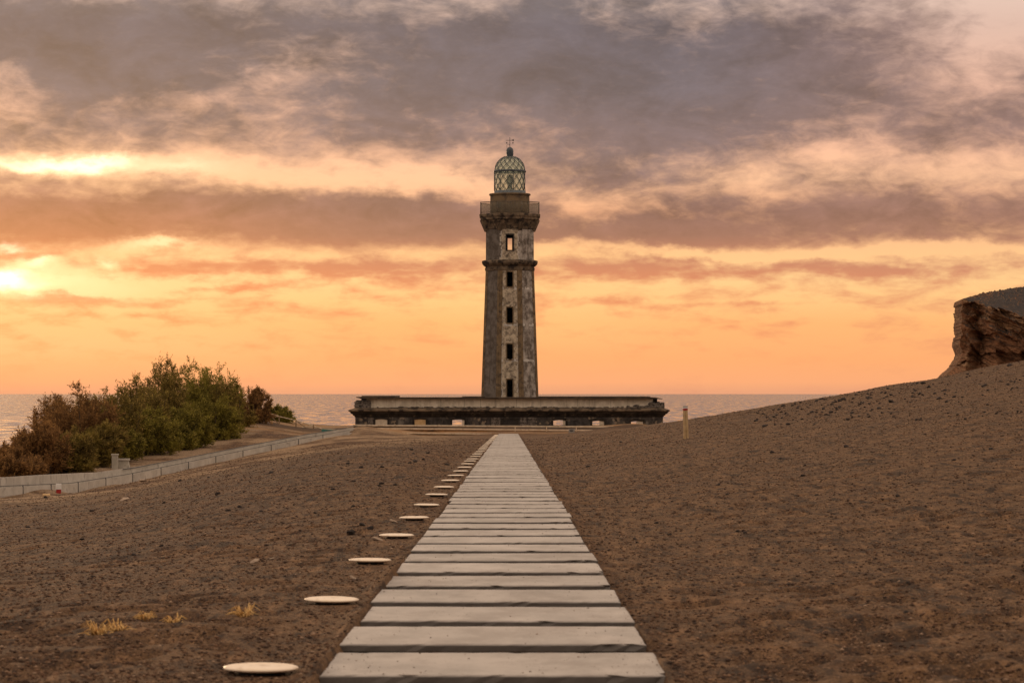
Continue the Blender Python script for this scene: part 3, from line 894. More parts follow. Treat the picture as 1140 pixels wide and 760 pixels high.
# ------------------------------------------------------------------ terraces before the ruin
M_BOARDD = material('dark_face_board', mottled((.06, .036, .022), (.13, .075, .042), 1.5), .9)
M_BOARDO = material('orange_face_board', mottled((.17, .085, .035), (.34, .18, .075), 1.1, (.09, .05, .028), .7), .9)
def edging(px0, py0, px1, py1, d, hpx, thick, mat, label, posts=(), face=None, fpx=3.0):
    a, b = at(px0, py0, d), at(px1, py1, d)
    root = empty('timber_edging', a, label, 'edging')
    L = b[0] - a[0]; dz = b[2] - a[2]; hh = hpx / FPX * d * K
    n = max(2, int(L / 4))
    for i in range(n):
        x0, x1 = L * i / n, L * (i + 1) / n - .015
        z0, z1 = dz * i / n + random.uniform(-.012, .012), dz * (i + 1) / n + random.uniform(-.012, .012)
        MB().hexa([(x0, 0, z0 - hh), (x1, 0, z1 - hh), (x1, thick, z1 - hh), (x0, thick, z0 - hh)], [(x0, 0, z0), (x1, 0, z1), (x1, thick, z1), (x0, thick, z0)]).build('timber', mat, root)
    if face:
        fh_ = fpx / FPX * d * K
        for i in range(max(2, n // 2)):
            m_ = max(2, n // 2); x0, x1 = L * i / m_, L * (i + 1) / m_ - .02
            z0, z1 = dz * i / m_ - hh - .02, dz * (i + 1) / m_ - hh - .02
            MB().hexa([(x0, .06, z0 - fh_), (x1, .06, z1 - fh_), (x1, thick - .02, z1 - fh_), (x0, thick - .02, z0 - fh_)], [(x0, .06, z0), (x1, .06, z1), (x1, thick - .02, z1), (x0, thick - .02, z0)]).build('face_board', face, root)
    for px, top in posts:
        x = at(px, py0, d)[0] - a[0]
        MB().box(x - .035, x + .035, -.05, .0 - .003, -(.9 if top > 0 else .6), (top / FPX * d * K)).build('peg', M_PLANK2, root)
    return root
edging(393, 472.4, 690, 474.2, 96.5, 1.5, .5, M_PLANK2, 'uppermost long pale timber edging right below the ruined building wall', face=M_BOARDD, fpx=2.6)
edging(386, 475.6, 690, 478.6, 93.4, 1.4, .35, M_PLANK2, 'middle long timber edging across the bank before the ruin', posts=((573.5, .6), (608.5, .6), (641.5, .6)), face=M_BOARDO, fpx=4.6)
edging(430, 480.9, 548, 482.3, 90.5, 1.2, .3, M_PLANK2, 'lowest timber edging on the bank, ending at the far end of the path', face=M_BOARDD, fpx=2.0)
edging(597, 483.2, 609, 483.4, 88.3, .8, .25, M_PLANK2, 'short bright timber lying just right of the far path end')
p = at(636.5, 482.5, 88.5)
bxr = empty('utility_box', (p[0], p[1], p[2] - .1), 'small grey box with a dark slot on the bank right of the path end', 'utility box')
MB().box(-.26, .26, 0, .35, 0, .48).build('body', M_GREY, bxr, bevel=.02)
MB().box(-.16, .12, -.012, .0, .31, .40).build('slot', M_FRAME, bxr)
MB().box(-.29, .29, -.03, .38, .484, .53).build('lid', M_GREY, bxr)
# teal barrier at the head of the ramp
te = empty('teal_barrier', at(358, 480.5, 89), 'low teal strip barrier across the head of the ramp beside the ruin', 'barrier')
tp = [(358, 477.3, 481.6), (385, 479.2, 482.3), (410, 480.6, 482.6), (432, 481.6, 482.9)]
o0 = at(358, 480.5, 89)
mb = MB()
for (p0, t0, b0), (p1, t1, b1) in zip(tp[:-1], tp[1:]):
    A, B, C_, D_ = at(p0, b0, 89), at(p1, b1, 89), at(p1, t1, 89), at(p0, t0, 89)
    L = [tuple(np.array(q_) - o0) for q_ in (A, B, C_, D_)]
    mb.hexa([(L[0][0], 0, L[0][2] - .15), (L[1][0], 0, L[1][2] - .15), (L[1][0], .12, L[1][2] - .15), (L[0][0], .12, L[0][2] - .15)], [(L[3][0], 0, L[3][2]), (L[2][0], 0, L[2][2]), (L[2][0], .12, L[2][2]), (L[3][0], .12, L[3][2])])
mb.build('panel', M_TEAL, te)
mb = MB()
for (p0, t0, b0), (p1, t1, b1) in zip(tp[:-1], tp[1:]):
    D_, C_ = np.array(at(p0, t0, 89)) - o0, np.array(at(p1, t1, 89)) - o0
    mb.tube([(D_[0], .06, D_[2] + .02), (C_[0], .06, C_[2] + .02)], .03, 5)
mb.build('rail', M_PLANK2, te)

# ------------------------------------------------------------------ ramp on the left
ramp = empty('access_ramp', BASE[1], 'long grey concrete ramp with jointed low walls climbing past the shrubs', 'ramp')
B0 = np.array(BASE[1])
base = np.array(BASE)
cum = np.r_[0, np.cumsum(np.linalg.norm(np.diff(base, axis=0), axis=1))]
def along(s): return np.array([np.interp(s, cum, base[:, k]) for k in range(3)])
def wall_run(name, off_y, zlo, zhi_f, mat, gap, th=.6, seg=7.0, s0=0, s1=None):
    s1 = cum[-1] if s1 is None else s1
    n = max(1, int((s1 - s0) / seg)); obs = []
    for i in range(n):
        a_, b_ = s0 + (s1 - s0) * i / n, s0 + (s1 - s0) * (i + 1) / n - gap
        P, Q = along(a_), along(b_)
        P = P - B0; Q = Q - B0
        ya, yb = P[1] + off_y, Q[1] + off_y
        za, zb2 = zhi_f(a_), zhi_f(b_)
        o = MB().hexa([(P[0], ya, P[2] + zlo), (Q[0], yb, Q[2] + zlo), (Q[0], yb + th, Q[2] + zlo), (P[0], ya + th, P[2] + zlo)],
                  [(P[0], ya, P[2] + za), (Q[0], yb, Q[2] + zb2), (Q[0], yb + th, Q[2] + zb2), (P[0], ya + th, P[2] + za)]).build(name, mat, ramp)
        obs.append(o)
    return obs
fh = lambda s: .50 - .25 * (s / cum[-1]) ** 2
wall_run('wall_panel', 0, -.5, fh, M_RAMP, .05)
wall_run('back_wall', 2.3 * K, -.2, lambda s: 1.0 - .50 * (s / cum[-1]) ** 2, M_RAMP, .06, seg=14.0)
wall_run('ramp_floor', .62, -.1, lambda s: .10, M_RAMPTOP, .01, th=6.2, seg=14.0)
hr = MB(); pr = []
for i in range(60):
    s = cum[-1] * i / 59; P = along(s) - B0; pr.append((P[0], P[1] - .06, P[2] + fh(s) + .10))
hr.tube(pr, .022, 6)
pr2 = [(x_, y_ + 1.9 * K, z_ + .42 - .2 * i / 59) for i, (x_, y_, z_) in enumerate(pr)][22:]
hr.build('handrail', M_STEEL, ramp)
MB().tube(pr2, .03, 6).build('handrail', M_STEEL, ramp)
hp = MB()
npan = int(cum[-1] / 7.0)
for i in range(1, npan):
    s_ = cum[-1] * i / npan; P = along(s_) - B0
    MB().tube([(P[0], P[1] - .06, P[2] - .2), (P[0], P[1] - .06, P[2] + fh(s_) + .10)], .035, 5).build('rail_post', M_STEEL, ramp)

# stone markers behind the ramp
def on_ground(x, y): return (x, y, gz(x, y))
p = at(128, 517.5, 71); p = (p[0], p[1], gz(p[0], p[1]))
so = MB().box(-.21, .21, -.2, .2, -.6, .98).box(-.25, .25, -.24, .24, .983, 1.09).build('stone_post', M_MOB, None, p, bevel=.02)
tag(so, 'upright square stone post beside the ramp, left of the sloped concrete block', 'post')
p = at(138.2, 517, 71.3); p = (p[0], p[1], gz(p[0], p[1]))
root = empty('concrete_block', p, 'pale concrete block with one sloped side and a flat cap, below the shrubs', 'block')
MB().hexa([(-.46, -.3, -.6), (.56, -.3, -.6), (.56, .3, -.6), (-.46, .3, -.6)], [(-.42, -.28, .56), (.30, -.28, .56), (.30, .28, .56), (-.42, .28, .56)]).build('body', M_MOB, root, bevel=.015)
MB().box(-.50, .38, -.34, .34, .563, .70).build('cap', M_RAMPTOP, root, bevel=.015)
p = at(65.3, 547.8, 58.5); p = (p[0], p[1], gz(p[0], p[1]) + .14)
root = empty('boundary_marker', (p[0], p[1], p[2] - .05), 'short white marker block with a red foot before the ramp wall', 'marker')
MB().box(-.15, .15, -.13, .13, .14, .47).build('body', M_PWHITE, root, bevel=.015)
MB().box(-.13, .13, -.11, .11, -.25, .138).build('red_foot', M_RED, root, bevel=.01)
p = at(51.5, 549.5, 57); p = (p[0], p[1], gz(p[0], p[1]) + .06)
ys_ = MB().hexa([(-.23, -.16, -.1), (.23, -.16, -.1), (.23, .16, -.1), (-.23, .16, -.1)], [(-.20, -.13, .08), (.2, -.13, .08), (.2, .13, .1), (-.2, .13, .1)]).build('kerb_stone', M_TAN, None, p, bevel=.02)
tag(ys_, 'small yellow slab lying flat on the ash left of the white marker', 'slab')
# marker post on the right
p = hit(763.8, 488, 20, 60)
root = empty('marker_post', (p[0], p[1], p[2]), 'leaning timber marker post with red and white bands on the right slope', 'post')
root.rotation_euler = (.02, -.035, .15)
hd = 36.3 / FPX * p[1]; hw = 2.5 / FPX * p[1]
MB().hexa([(-hw * 1.15, -.05, -.3), (-.012, -.05, -.3), (-.012, .05, -.3), (-hw * 1.15, .05, -.3)], [(-hw, -.05, hd * .86), (-.003, -.05, hd * .86), (-.003, .05, hd * .86), (-hw, .05, hd * .86)]).build('timber', M_POST, root, bevel=.008)
MB().hexa([(.014, -.05, -.3), (hw * 1.15, -.05, -.3), (hw * 1.15, .05, -.3), (.014, .05, -.3)], [(.003, -.05, hd * .86), (hw, -.05, hd * .86), (hw, .05, hd * .86), (.003, .05, hd * .86)]).build('timber', M_POST, root, bevel=.008)
MB().box(-hw * 1.04, hw * 1.04, -.055, .055, hd * .863, hd * .925).build('red_band', M_RED, root)
MB().box(-hw * 1.02, hw * 1.02, -.053, .053, hd * .927, hd * .965).build('white_band', M_PWHITE, root)
MB().box(-hw * 1.06, hw * 1.06, -.058, .058, hd * .967, hd * 1.0).build('cap', M_GREY, root, bevel=.006)

# timber handrail by the last shrubs
o0 = np.array(at(291, 468, 96))
hrl = empty('wooden_handrail', tuple(o0), 'weathered timber handrail with braces stepping down from the last shrub', 'handrail')
def fp(px, py): return tuple(np.array(at(px, py, 96)) - o0)
def bar(a, b, w, name, mat=M_PLANK):
    MB().tube([fp(*a), fp(*b)], w, 6, smooth=False).build(name, mat, hrl)
for a, b in (((291.3, 469.5), (291.3, 456.3)), ((310.8, 473), (310.8, 462.6)), ((329.5, 475), (329.5, 467.4)), ((349, 478), (349, 472.5))): bar(a, b, .07, 'post')
for a, b in (((291.3, 457.4), (311, 463.2)), ((291.3, 463.4), (311, 463.4)), ((311, 463.4), (330, 468)), ((330, 467.8), (358, 477)), ((330, 468.5), (349, 473)), ((336, 475.5), (349, 474))): bar(a, b, .05, 'rail', M_PLANK2)
for a, b in (((297, 459), (309.5, 470.8)), ((330, 468.5), (341, 476))): bar(a, b, .045, 'brace')

# ------------------------------------------------------------------ shrubs
def leafmat(name, a, b, c):
    def fn(T):
        info = T.nodes.new('ShaderNodeObjectInfo')
        geo = T.nodes.new('ShaderNodeNewGeometry'); isl = S(T, geo.outputs['Random Per Island'])
        p = T.coord('Object')
        n = T.noise(p, .9, 3, .6)
        col = T.mix(a, b, T.smooth(n + (isl - .5) * .35, .36, .66))
        return T.mix(col, c, T.smooth(isl, .80, .95))
    m = material(name, fn, .8, .15)
    nt = m.node_tree; b_ = nt.nodes['Principled BSDF']
    src = b_.inputs['Base Color'].links[0].from_socket
    tl = nt.nodes.new('ShaderNodeBsdfTranslucent'); mx = nt.nodes.new('ShaderNodeMixShader'); mx.inputs[0].default_value = .5
    nt.links.new(src, tl.inputs[0]); nt.links.new(b_.outputs[0], mx.inputs[1]); nt.links.new(tl.outputs[0], mx.inputs[2])
    out_ = next(n for n in nt.nodes if n.type == 'OUTPUT_MATERIAL'); nt.links.new(mx.outputs[0], out_.inputs[0])
    return m
M_LEAF = [leafmat('tamarisk_brown', (.150, .082, .036), (.33, .180, .066), (.50, .28, .10)),
          leafmat('tamarisk_olive', (.130, .094, .030), (.30, .225, .052), (.46, .31, .10)),
          leafmat('tamarisk_green', (.125, .104, .024), (.32, .27, .046), (.48, .38, .10))]
M_BARK = material('shrub_bark', mottled((.07, .05, .035), (.13, .095, .07), 4), .95)
def shrub(px, pyb, pyt, hwpx, d, mi, label, seed, dens=1.0):
    r = np.random.default_rng(seed)
    p = at(px, pyb, d)
    H = (pyb - pyt) / FPX * d * K; W = 1.12 * hwpx / FPX * d * K
    root = empty('tamarisk_shrub', (p[0], p[1], p[2] - .1), label, 'shrub', 'tamarisk shrubs on the bank')
    tr = MB(); V = []
    nl = int(62 * dens)
    def card(c, dirv, L, w):
        dirv = dirv / (np.linalg.norm(dirv) + 1e-9)
        s = np.cross(dirv, r.normal(size=3)); s /= (np.linalg.norm(s) + 1e-9)
        e = c + dirv * L; m = c + dirv * L * .45
        V.extend([c, m + s * w, e, m - s * w])
    for i in range(nl):
        az = r.uniform(0, 2 * PI); rad = math.sqrt(r.uniform(0.0, 1))
        top = np.array((W * rad * math.cos(az), W * .85 * rad * math.sin(az), H * (1 - .38 * rad ** 2.6) * r.uniform(.62, 1.03)))
        if r.random() < .40: top[2] *= r.uniform(.18, .62); top[:2] *= 1.06
        b0 = np.array((top[0] * .22, top[1] * .22, 0))
        mid = b0 * .45 + top * .55 + np.array((top[0] * .12, top[1] * .12, -.06 * H)) + r.normal(size=3) * .07 * H
        limb = [(1 - u) ** 2 * b0 + 2 * u * (1 - u) * mid + u * u * top for u in np.linspace(0, 1, 7)]
        if i < 20: tr.tube(limb, .07, 5, r1=.012)
        for u in np.r_[r.uniform(.18, 1, 16), r.uniform(.7, 1.0, 6), 1.0]:
            c = (1 - u) ** 2 * b0 + 2 * u * (1 - u) * mid + u * u * top
            tang = 2 * (1 - u) * (mid - b0) + 2 * u * (top - mid)
            tang /= np.linalg.norm(tang) + 1e-9
            for _ in range(2):
                dv = tang * .9 + r.normal(size=3) * .75 + np.array((0, 0, .35))
                dv /= np.linalg.norm(dv)
                L = r.uniform(.35, .95) * (.12 * H + .35)
                e = c + dv * L + np.array((0, 0, -.12 * L))
                for k in range(11):
                    t = r.uniform(.1, 1.0)
                    q_ = c + (e - c) * t + r.normal(size=3) * .045
                    card(q_, dv + r.normal(size=3) * .55, r.uniform(.13, .30), r.uniform(.018, .042))
                if u > .65: card(c, e - c, L * 1.05, .012)
    V = np.array(V); n = len(V) // 4
    V[:, 2] = np.maximum(V[:, 2], -.2)
    me = bpy.data.meshes.new('crown')
    me.vertices.add(len(V)); me.vertices.foreach_set('co', V.ravel().astype(np.float32))
    me.loops.add(4 * n); me.loops.foreach_set('vertex_index', np.arange(4 * n, dtype=np.int32))
    me.polygons.add(n); me.polygons.foreach_set('loop_start', np.arange(0, 4 * n, 4, dtype=np.int32))
    me.materials.append(M_LEAF[mi]); me.update(calc_edges=True)
    o = bpy.data.objects.new('crown', me); COL.objects.link(o); o.parent = root
    tr.build('trunk', M_BARK, root)
SH = [(78, 517, 446, 34, 75, 0, 'rounded brown shrub filling in between the tall thin one and the broad rust one'),
      (34, 530, 482, 26, 71, 0, 'small brown shrub low down between the two outermost shrubs'),
      (140, 508, 436, 30, 80, 0, 'brown shrub with upright twigs behind the stone post and the olive one'),
      (230, 489, 414, 30, 87, 1, 'olive brown shrub between the green dense one and the narrow one'),
      (20, 537, 508, 26, 64, 0, 'lowest tuft-like brown shrub at the front foot of the row by the picture edge'),
      (75, 523, 482, 28, 70, 1, 'low olive brown shrub before the tall thin one, above the ramp wall'),
      (133, 508, 478, 24, 74, 2, 'low green shrub right behind the stone post'),
      (188, 499, 468, 26, 80, 2, 'low spreading green shrub on the sandy bank edge'),
      (105, 513, 440, 34, 78, 1, 'olive brown shrub rising behind the broad rust one'),
      (175, 499, 432, 34, 82, 1, 'broad olive shrub under the airy tallest one'),
      (14, 540, 498, 30, 66, 0, 'low brown tamarisk shrub at the outer foot of the row, cut by the picture edge'),
      (48, 527, 470, 30, 69, 0, 'brown tamarisk shrub next to the outermost one, above the ramp'),
      (63, 515, 436, 24, 77, 0, 'tall thin brown shrub with open twigs against the sea'),
      (92, 518, 428, 34, 73, 0, 'broad rust brown shrub above the white and red marker'),
      (122, 510, 431, 32, 76, 1, 'olive brown shrub directly above the stone post'),
      (108, 514, 470, 30, 72, 1, 'low bushy shrub before the broad rust brown one'),
      (152, 506, 424, 30, 79, 1, 'dense olive shrub rising behind the concrete block'),
      (160, 504, 455, 34, 77, 2, 'yellow green low shrub right of the concrete block'),
      (180, 500, 404, 30, 84, 1, 'tallest shrub of the row with airy pale twigs on top'),
      (213, 495, 403, 34, 86, 2, 'green dense shrub just right of the tallest one'),
      (200, 497, 450, 30, 81, 2, 'low green shrub in front of the tallest ones'),
      (242, 486, 408, 24, 88, 2, 'narrow green shrub with a ragged pointed top'),
      (236, 489, 445, 26, 85, 2, 'rounded green shrub at the sandy end of the row'),
      (262, 476, 433, 18, 92, 1, 'small olive shrub between the main row and the small dark one'),
      (282, 470, 431, 17, 95, 0, 'small dark upright shrub standing near the timber handrail'),
      (308, 471, 453, 15, 99, 2, 'lowest round shrub right behind the timber handrail')]
for i, s in enumerate(SH): shrub(*s[:6], s[6], 40 + i, dens=1.0 if s[3] > 20 else .6)

# ------------------------------------------------------------------ headland cliff
FS = np.random.default_rng(12)
FC = np.c_[FS.uniform(-1, 26, 420), FS.uniform(-4, 24, 420)]
FA = FS.uniform(-.75, .75, 420); FB = FS.normal(0, .55, 420); FD = FS.normal(0, .45, 420)
def facet(a, b):
    a += .35 * float(vnoise(a * 1.1, b * 1.1, 51)); b += .35 * float(vnoise(a * 1.1, b * 1.1, 52))
    u = a + .3 * b
    d2 = (FC[:, 0] - u) ** 2 + ((FC[:, 1] - b) * 1.25) ** 2
    k = int(np.argmin(d2))
    return FA[k] + FB[k] * (u - FC[k, 0]) + FD[k] * (b - FC[k, 1])
def headland(T):
    p = T.coord('Object')
    x, y, z = T.sep(p)
    dip = z * 1.0 + x * .42
    w = T.noise(p, .22, 4, .6)
    st = T.noise(T.comb(x * .06, y * .06, dip * 1.15 + w * 2.2), 1.0, 6, .68)
    col = T.ramp(st, [(.30, (.050, .028, .020)), (.42, (.17, .085, .046)), (.48, (.33, .165, .085)), (.54, (.11, .058, .036)), (.60, (.44, .26, .14)), (.67, (.14, .075, .045)), (.75, (.06, .036, .028))])
    col = T.mix(col, (.33, .155, .075), T.smooth(T.noise(p, .33, 5, .65), .55, .7) * .5)
    geo = T.nodes.new('ShaderNodeNewGeometry')
    nz = T.sep(S(T, geo.outputs['Normal']))[2]
    top = T.smooth(nz + (T.noise(p, .5, 5, .7) - .5) * .2, .62, .80)
    ashc = T.mix((.040, .035, .034), (.095, .082, .073), T.smooth(T.noise(p, 1.1, 6, .75), .42, .68))
    ashc = T.mix(ashc, (.25, .20, .15), T.smooth(T.noise(p, 1.7, 5, .7), .62, .72) * .6)
    ashc = T.mix(ashc, (.17, .10, .06), T.smooth(T.noise(p, .8, 5, .7), .50, .64) * .6)
    col = T.mix(col, ashc, top * T.smooth(z, 8.0, 10.0))
    return col, (st * 1.5 + T.noise(p, 1.3, 6, .7), 1.0, .5)
M_CLIFF = material('cliff_strata', headland, .95, .1)
edge_px = [(1071, 333.5, 150), (1080, 333.6, 149.8), (1090, 334.5, 149.4), (1098, 341, 148.8), (1110, 341.5, 148.4), (1122, 345, 148.1), (1132, 349, 147.8), (1142, 354, 147.4), (1170, 362, 147), (1250, 372, 146), (1400, 380, 145), (1600, 380, 144)]
back_px = [(1072.5, 332.2, 150.6), (1083, 329.8, 152.5), (1095, 326.2, 156), (1105, 324, 159), (1112, 323, 161), (1122, 321.5, 163), (1132, 320.3, 165), (1142, 318.8, 167), (1170, 314, 170), (1250, 306, 173), (1400, 296, 176), (1600, 290, 178)]
E = np.array([at(*q_) for q_ in edge_px]); Bk = np.array([at(*q_) for q_ in back_px])
tp_ = np.linspace(0, 1, len(E))
NS = 220
# denser columns in the visible left part
us = np.r_[np.linspace(0, .66, 190), np.linspace(.67, 1, 40)]
E_ = np.stack([np.interp(us, tp_, E[:, k]) for k in range(3)], 1)
B_ = np.stack([np.interp(us, tp_, Bk[:, k]) for k in range(3)], 1)
NF, NT = 120, 40
tt = np.linspace(0, 1, NF)
prof_t = [0, .12, .22, .30, .36, .42, .55, .66, .72, .80, .9, 1]
prof_o = [0, .1, -.15, .05, .45, .05, .25, -.10, .1, 1.0, 2.6, 4.6]
oo = np.interp(tt, prof_t, prof_o)
zbot = at(1060, 423, 148)[2]
grid = []
nrm_left = np.array((-.80, -.60, 0))
for j in range(NF):                                            # from the foot up to the edge
    t = 1 - tt[j]; o_ = np.interp(t, prof_t, prof_o)
    row = []
    for i in range(len(us)):
        e = E_[i]; zz = e[2] + (zbot - e[2]) * t
        strength = np.interp(us[i], [0, .06, .3, 1], [1, .9, .8, .8])
        blend = min(1, (e[0] - E_[0][0]) / .7)
        dirv = nrm_left * (1 - blend) + np.array((-.22, -.97, 0)) * blend
        sl = e[0] - E_[0][0]                                   # metres along the face
        dp = zz + .45 * sl                                     # the beds dip to the left
        wob = 1.8 * float(fbm(sl * .30 + zz * .14, zz * .30 + 5, 5, 5, .6)) + 1.0 * float(fbm(sl * .20, dp * .95, 9, 4, .6)) + .9 * float(fbm(sl * 1.0, zz * 1.1, 15, 5, .65))
        ledge = .55 * abs(float(vnoise(sl * .08, dp * 1.9, 41))) ** .6
        wob = .55 * wob + ledge * .8 + .95 * facet(sl, zz + .45 * sl)
        wob *= np.interp(t, [0, .03, .9, 1], [.15, 1, .9, .3]) * np.interp(sl, [0, .6], [.30, 1])
        jw = .9 * float(fbm(zz * .5, 3.3, 71, 3)); sl = sl + jw
        butt = 1.3 * math.exp(-((sl - 3.9 - .35 * t) / .55) ** 2) - 2.0 * math.exp(-((sl - 2.5 + .8 * t) / .5) ** 2) * min(1, max(0, (t - .06) / .16)) + 1.6 * math.exp(-((sl - 1.1 + .9 * t) / .5) ** 2) * min(1, max(0, (t - .25) / .2)) - 2.6 * math.exp(-((sl - 8.6 + 1.0 * t) / .6) ** 2) * min(1, max(0, (t - .1) / .2))
        row.append((e[0] + dirv[0] * (o_ * strength + wob) - .22 * butt * blend, e[1] + dirv[1] * (o_ * strength + wob) - .97 * butt * blend, zz + .12 * float(fbm(us[i] * 90, t * 20, 77, 2))))
    grid.append(row)
for j in range(1, NT + 1):
    u = j / NT
    bump_ = np.array([.30 * float(fbm(us[i] * 40, u * 9, 61, 4)) * min(1, us[i] * 8 + .1) for i in range(len(us))])
    q_ = E_ + (B_ - E_) * u; q_[:, 2] += bump_ * (.4 + .6 * u)
    grid.append([tuple(v_) for v_ in q_])
for k, (dy, dz) in enumerate(((20, -2), (60, -14), (120, -62))):
    grid.append([tuple(v_ + np.array((dy * .25, dy, dz))) for v_ in B_])
grid = [[(row[0][0] + .9, row[0][1] + 14, row[0][2] - .1)] + list(row) for row in grid]
mb = MB(); nc = len(us) + 1
mb.v = [v_ for row in grid for v_ in row]
# carry the foot down out of sight
foot = [(x_ - 3, y_ - 4, -45.0) for x_, y_, z_ in grid[0]]
nr_ = len(grid)
mb.f = [(j * nc + i, j * nc + i + 1, (j + 1) * nc + i + 1, (j + 1) * nc + i) for j in range(nr_ - 1) for i in range(nc - 1)]
k0 = len(mb.v); mb.v += foot
mb.f += [(k0 + i, k0 + i + 1, i + 1, i) for i in range(nc - 1)]
mb.sm = [False] * len(mb.f)
cl = mb.build('headland', M_CLIFF)
tag(cl, 'brown layered rock headland with a dark ash top behind the right slope', 'cliff', kind='structure')

# ------------------------------------------------------------------ stones
stone_meshes = []
for k in range(6):
    mb = MB(); lump(mb, (0, 0, 0), (1, 1, .75), 300 + k); o = mb.build('lava_stone', M_STONE)
    stone_meshes.append(o.data); bpy.data.objects.remove(o)
pale_meshes = []
for k in range(3):
    me_ = stone_meshes[k].copy(); me_.materials.clear(); me_.materials.append(M_STONE2); pale_meshes.append(me_)
def stone(p, s, mesh, name, label, group, cat='stone', sink=.25):
    o = bpy.data.objects.new(name, mesh); COL.objects.link(o)
    o.location = (p[0], p[1], p[2] + s * (.5 - sink)); o.scale = (s * random.uniform(.8, 1.3), s, s * random.uniform(.7, 1))
    o.rotation_euler = (random.uniform(-.4, .4), random.uniform(-.4, .4), random.uniform(0, 6))
    return tag(o, label, cat, group)
cnt = 0
while cnt < 230:                                               # the stony upper part of the right slope
    px = random.uniform(840, 1140); u = random.random() ** 1.3
    top = np.interp(px, [766, 892, 982, 1048, 1140], [467, 446, 430, 421, 402])
    py = top + 2 + u * np.interp(px, [840, 1000, 1140], [20, 38, 62])
    h = hit(px, py, 20, 75)
    if h is None: continue
    s = random.uniform(.9, 2.3) * (1.5 if random.random() < .15 else 1) / FPX * h[1]
    stone(h, s, random.choice(stone_meshes), 'lava_stone', 'small dark lava stone among many on the upper right ash slope', 'lava stones on the right slope'); cnt += 1
cnt = 0
while cnt < 60:
    px = random.uniform(590, 1140); py = random.uniform(490, 740)
    if abs(px - 567) < 40 + (py - 480) * .72: continue
    h = hit(px, py)
    if h is None or py < np.interp(px, [745, 1140], [485, 440]): continue
    s = random.uniform(1.4, 3.3) / FPX * h[1]
    stone(h, s, random.choice(stone_meshes), 'lava_stone', 'lone dark lava stone scattered on the open ash right of the path', 'lava stones right of the path', sink=.35); cnt += 1
cnt = 0
while cnt < 75:
    px = random.uniform(0, 520); py = 500 + 235 * random.random() ** 1.8
    h = hit(px, py)
    if h is None or h[0] > -1.7 or h[1] > 52 * K: continue
    s = random.uniform(1.3, 3.2) / FPX * h[1]
    stone(h, s, random.choice(stone_meshes), 'lava_stone', 'dark lava stone scattered on the ash left of the path', 'lava stones left of the path', sink=.3); cnt += 1
for px, py, spx, lb in ((391, 594, 5.5, 'largest dark clod on the ash left of the fourth cream disc'), (413, 589, 4.5, 'dark clod beside the largest one near the cream discs'), (403, 585, 4, 'dark clod behind the largest one near the cream discs')):
    h = hit(px, py); stone(h, spx / FPX * h[1], stone_meshes[1], 'lava_stone', lb, None)
for px, py, spx, lb in ((284, 626, 8, 'flat pale stone lying left of the third cream disc'), (303, 623, 5, 'small pale stone next to the flat pale one'), (393, 644, 6, 'white pebble just behind the second cream disc'),
                        (438, 581.5, 6, 'tan stone between the fourth and fifth cream discs'), (324, 607, 7, 'pale stone on the ash well left of the fourth cream disc'), (420, 602, 8, 'faint grey stone in front of the fourth cream disc'),
                        (139, 557, 6, 'white chip of stone on the ash below the ramp wall'), (159, 536, 6, 'pale stone close under the ramp wall'), (1104, 654, 5, 'pale stone lying on the right slope near the picture edge'), (1100, 620, 6, 'flat tan stone on the right slope behind the pale one'),
                        (769, 646, 4, 'small pale chip right of the path on bare ash')):
    h = hit(px, py)
    if h: o = stone(h, spx / FPX * h[1], random.choice(pale_meshes), 'pale_stone', lb, None, sink=.3); o.scale.z *= .45

# loose grit, too many to count
Vg, Fg = [], []
octa_f = np.array([(0, 2, 4), (2, 1, 4), (1, 3, 4), (3, 0, 4), (2, 0, 5), (1, 2, 5), (3, 1, 5), (0, 3, 5)])
NG = 210000
yy = 4.0 + 62 * rng.random(NG) ** 2.4
xx = rng.uniform(-.62, .62, NG) * yy
keep = np.abs(xx - cx(yy)) > .86
xx, yy = xx[keep], yy[keep]
zz = ground(xx, yy * K)
ss = (.003 + .009 * rng.random(len(xx)) ** 5) * (1 + yy * .05)
yy = yy * K
ob = np.array([(-1.2, 0, 0), (1.2, 0, 0), (0, -1.2, 0), (0, 1.2, 0), (0, 0, .6), (0, 0, -.6)])
jit = rng.uniform(.6, 1.3, (len(xx), 6, 3))
ns_ = 3200                                                     # a little blown on to the slabs, thickest along their sides
y2 = 4.8 + 30 * rng.random(ns_) ** 1.6; e2 = rng.random(ns_) ** 2.2
x2 = cx(y2) + np.where(rng.random(ns_) < .5, -1, 1) * (PW / 2 - .01) * (1 - e2 * .95)
on = np.abs(((y2 - 5.03) / .65) - np.round((y2 - 5.03) / .65)) * .65 < .225
x2, y2 = x2[on], y2[on]
xx = np.r_[xx, x2]; zz = np.r_[zz, zp(y2) + .001]; ss = np.r_[ss, (.0012 + .0035 * rng.random(len(x2)) ** 4) * (1 + y2 * .04)]; yy = np.r_[yy, y2 * K]
jit = rng.uniform(.6, 1.3, (len(xx), 6, 3))
V = (ob[None] * jit) * ss[:, None, None] + np.stack([xx, yy, zz + ss * .35], 1)[:, None]
F = (octa_f[None] + (np.arange(len(xx)) * 6)[:, None, None]).reshape(-1, 3).astype(np.int32)
me = bpy.data.meshes.new('ash_grit')
me.vertices.add(len(xx) * 6); me.vertices.foreach_set('co', V.ravel().astype(np.float32))
me.loops.add(len(F) * 3); me.loops.foreach_set('vertex_index', F.ravel())
me.polygons.add(len(F)); me.polygons.foreach_set('loop_start', np.arange(0, len(F) * 3, 3, dtype=np.int32))
me.update(calc_edges=True)
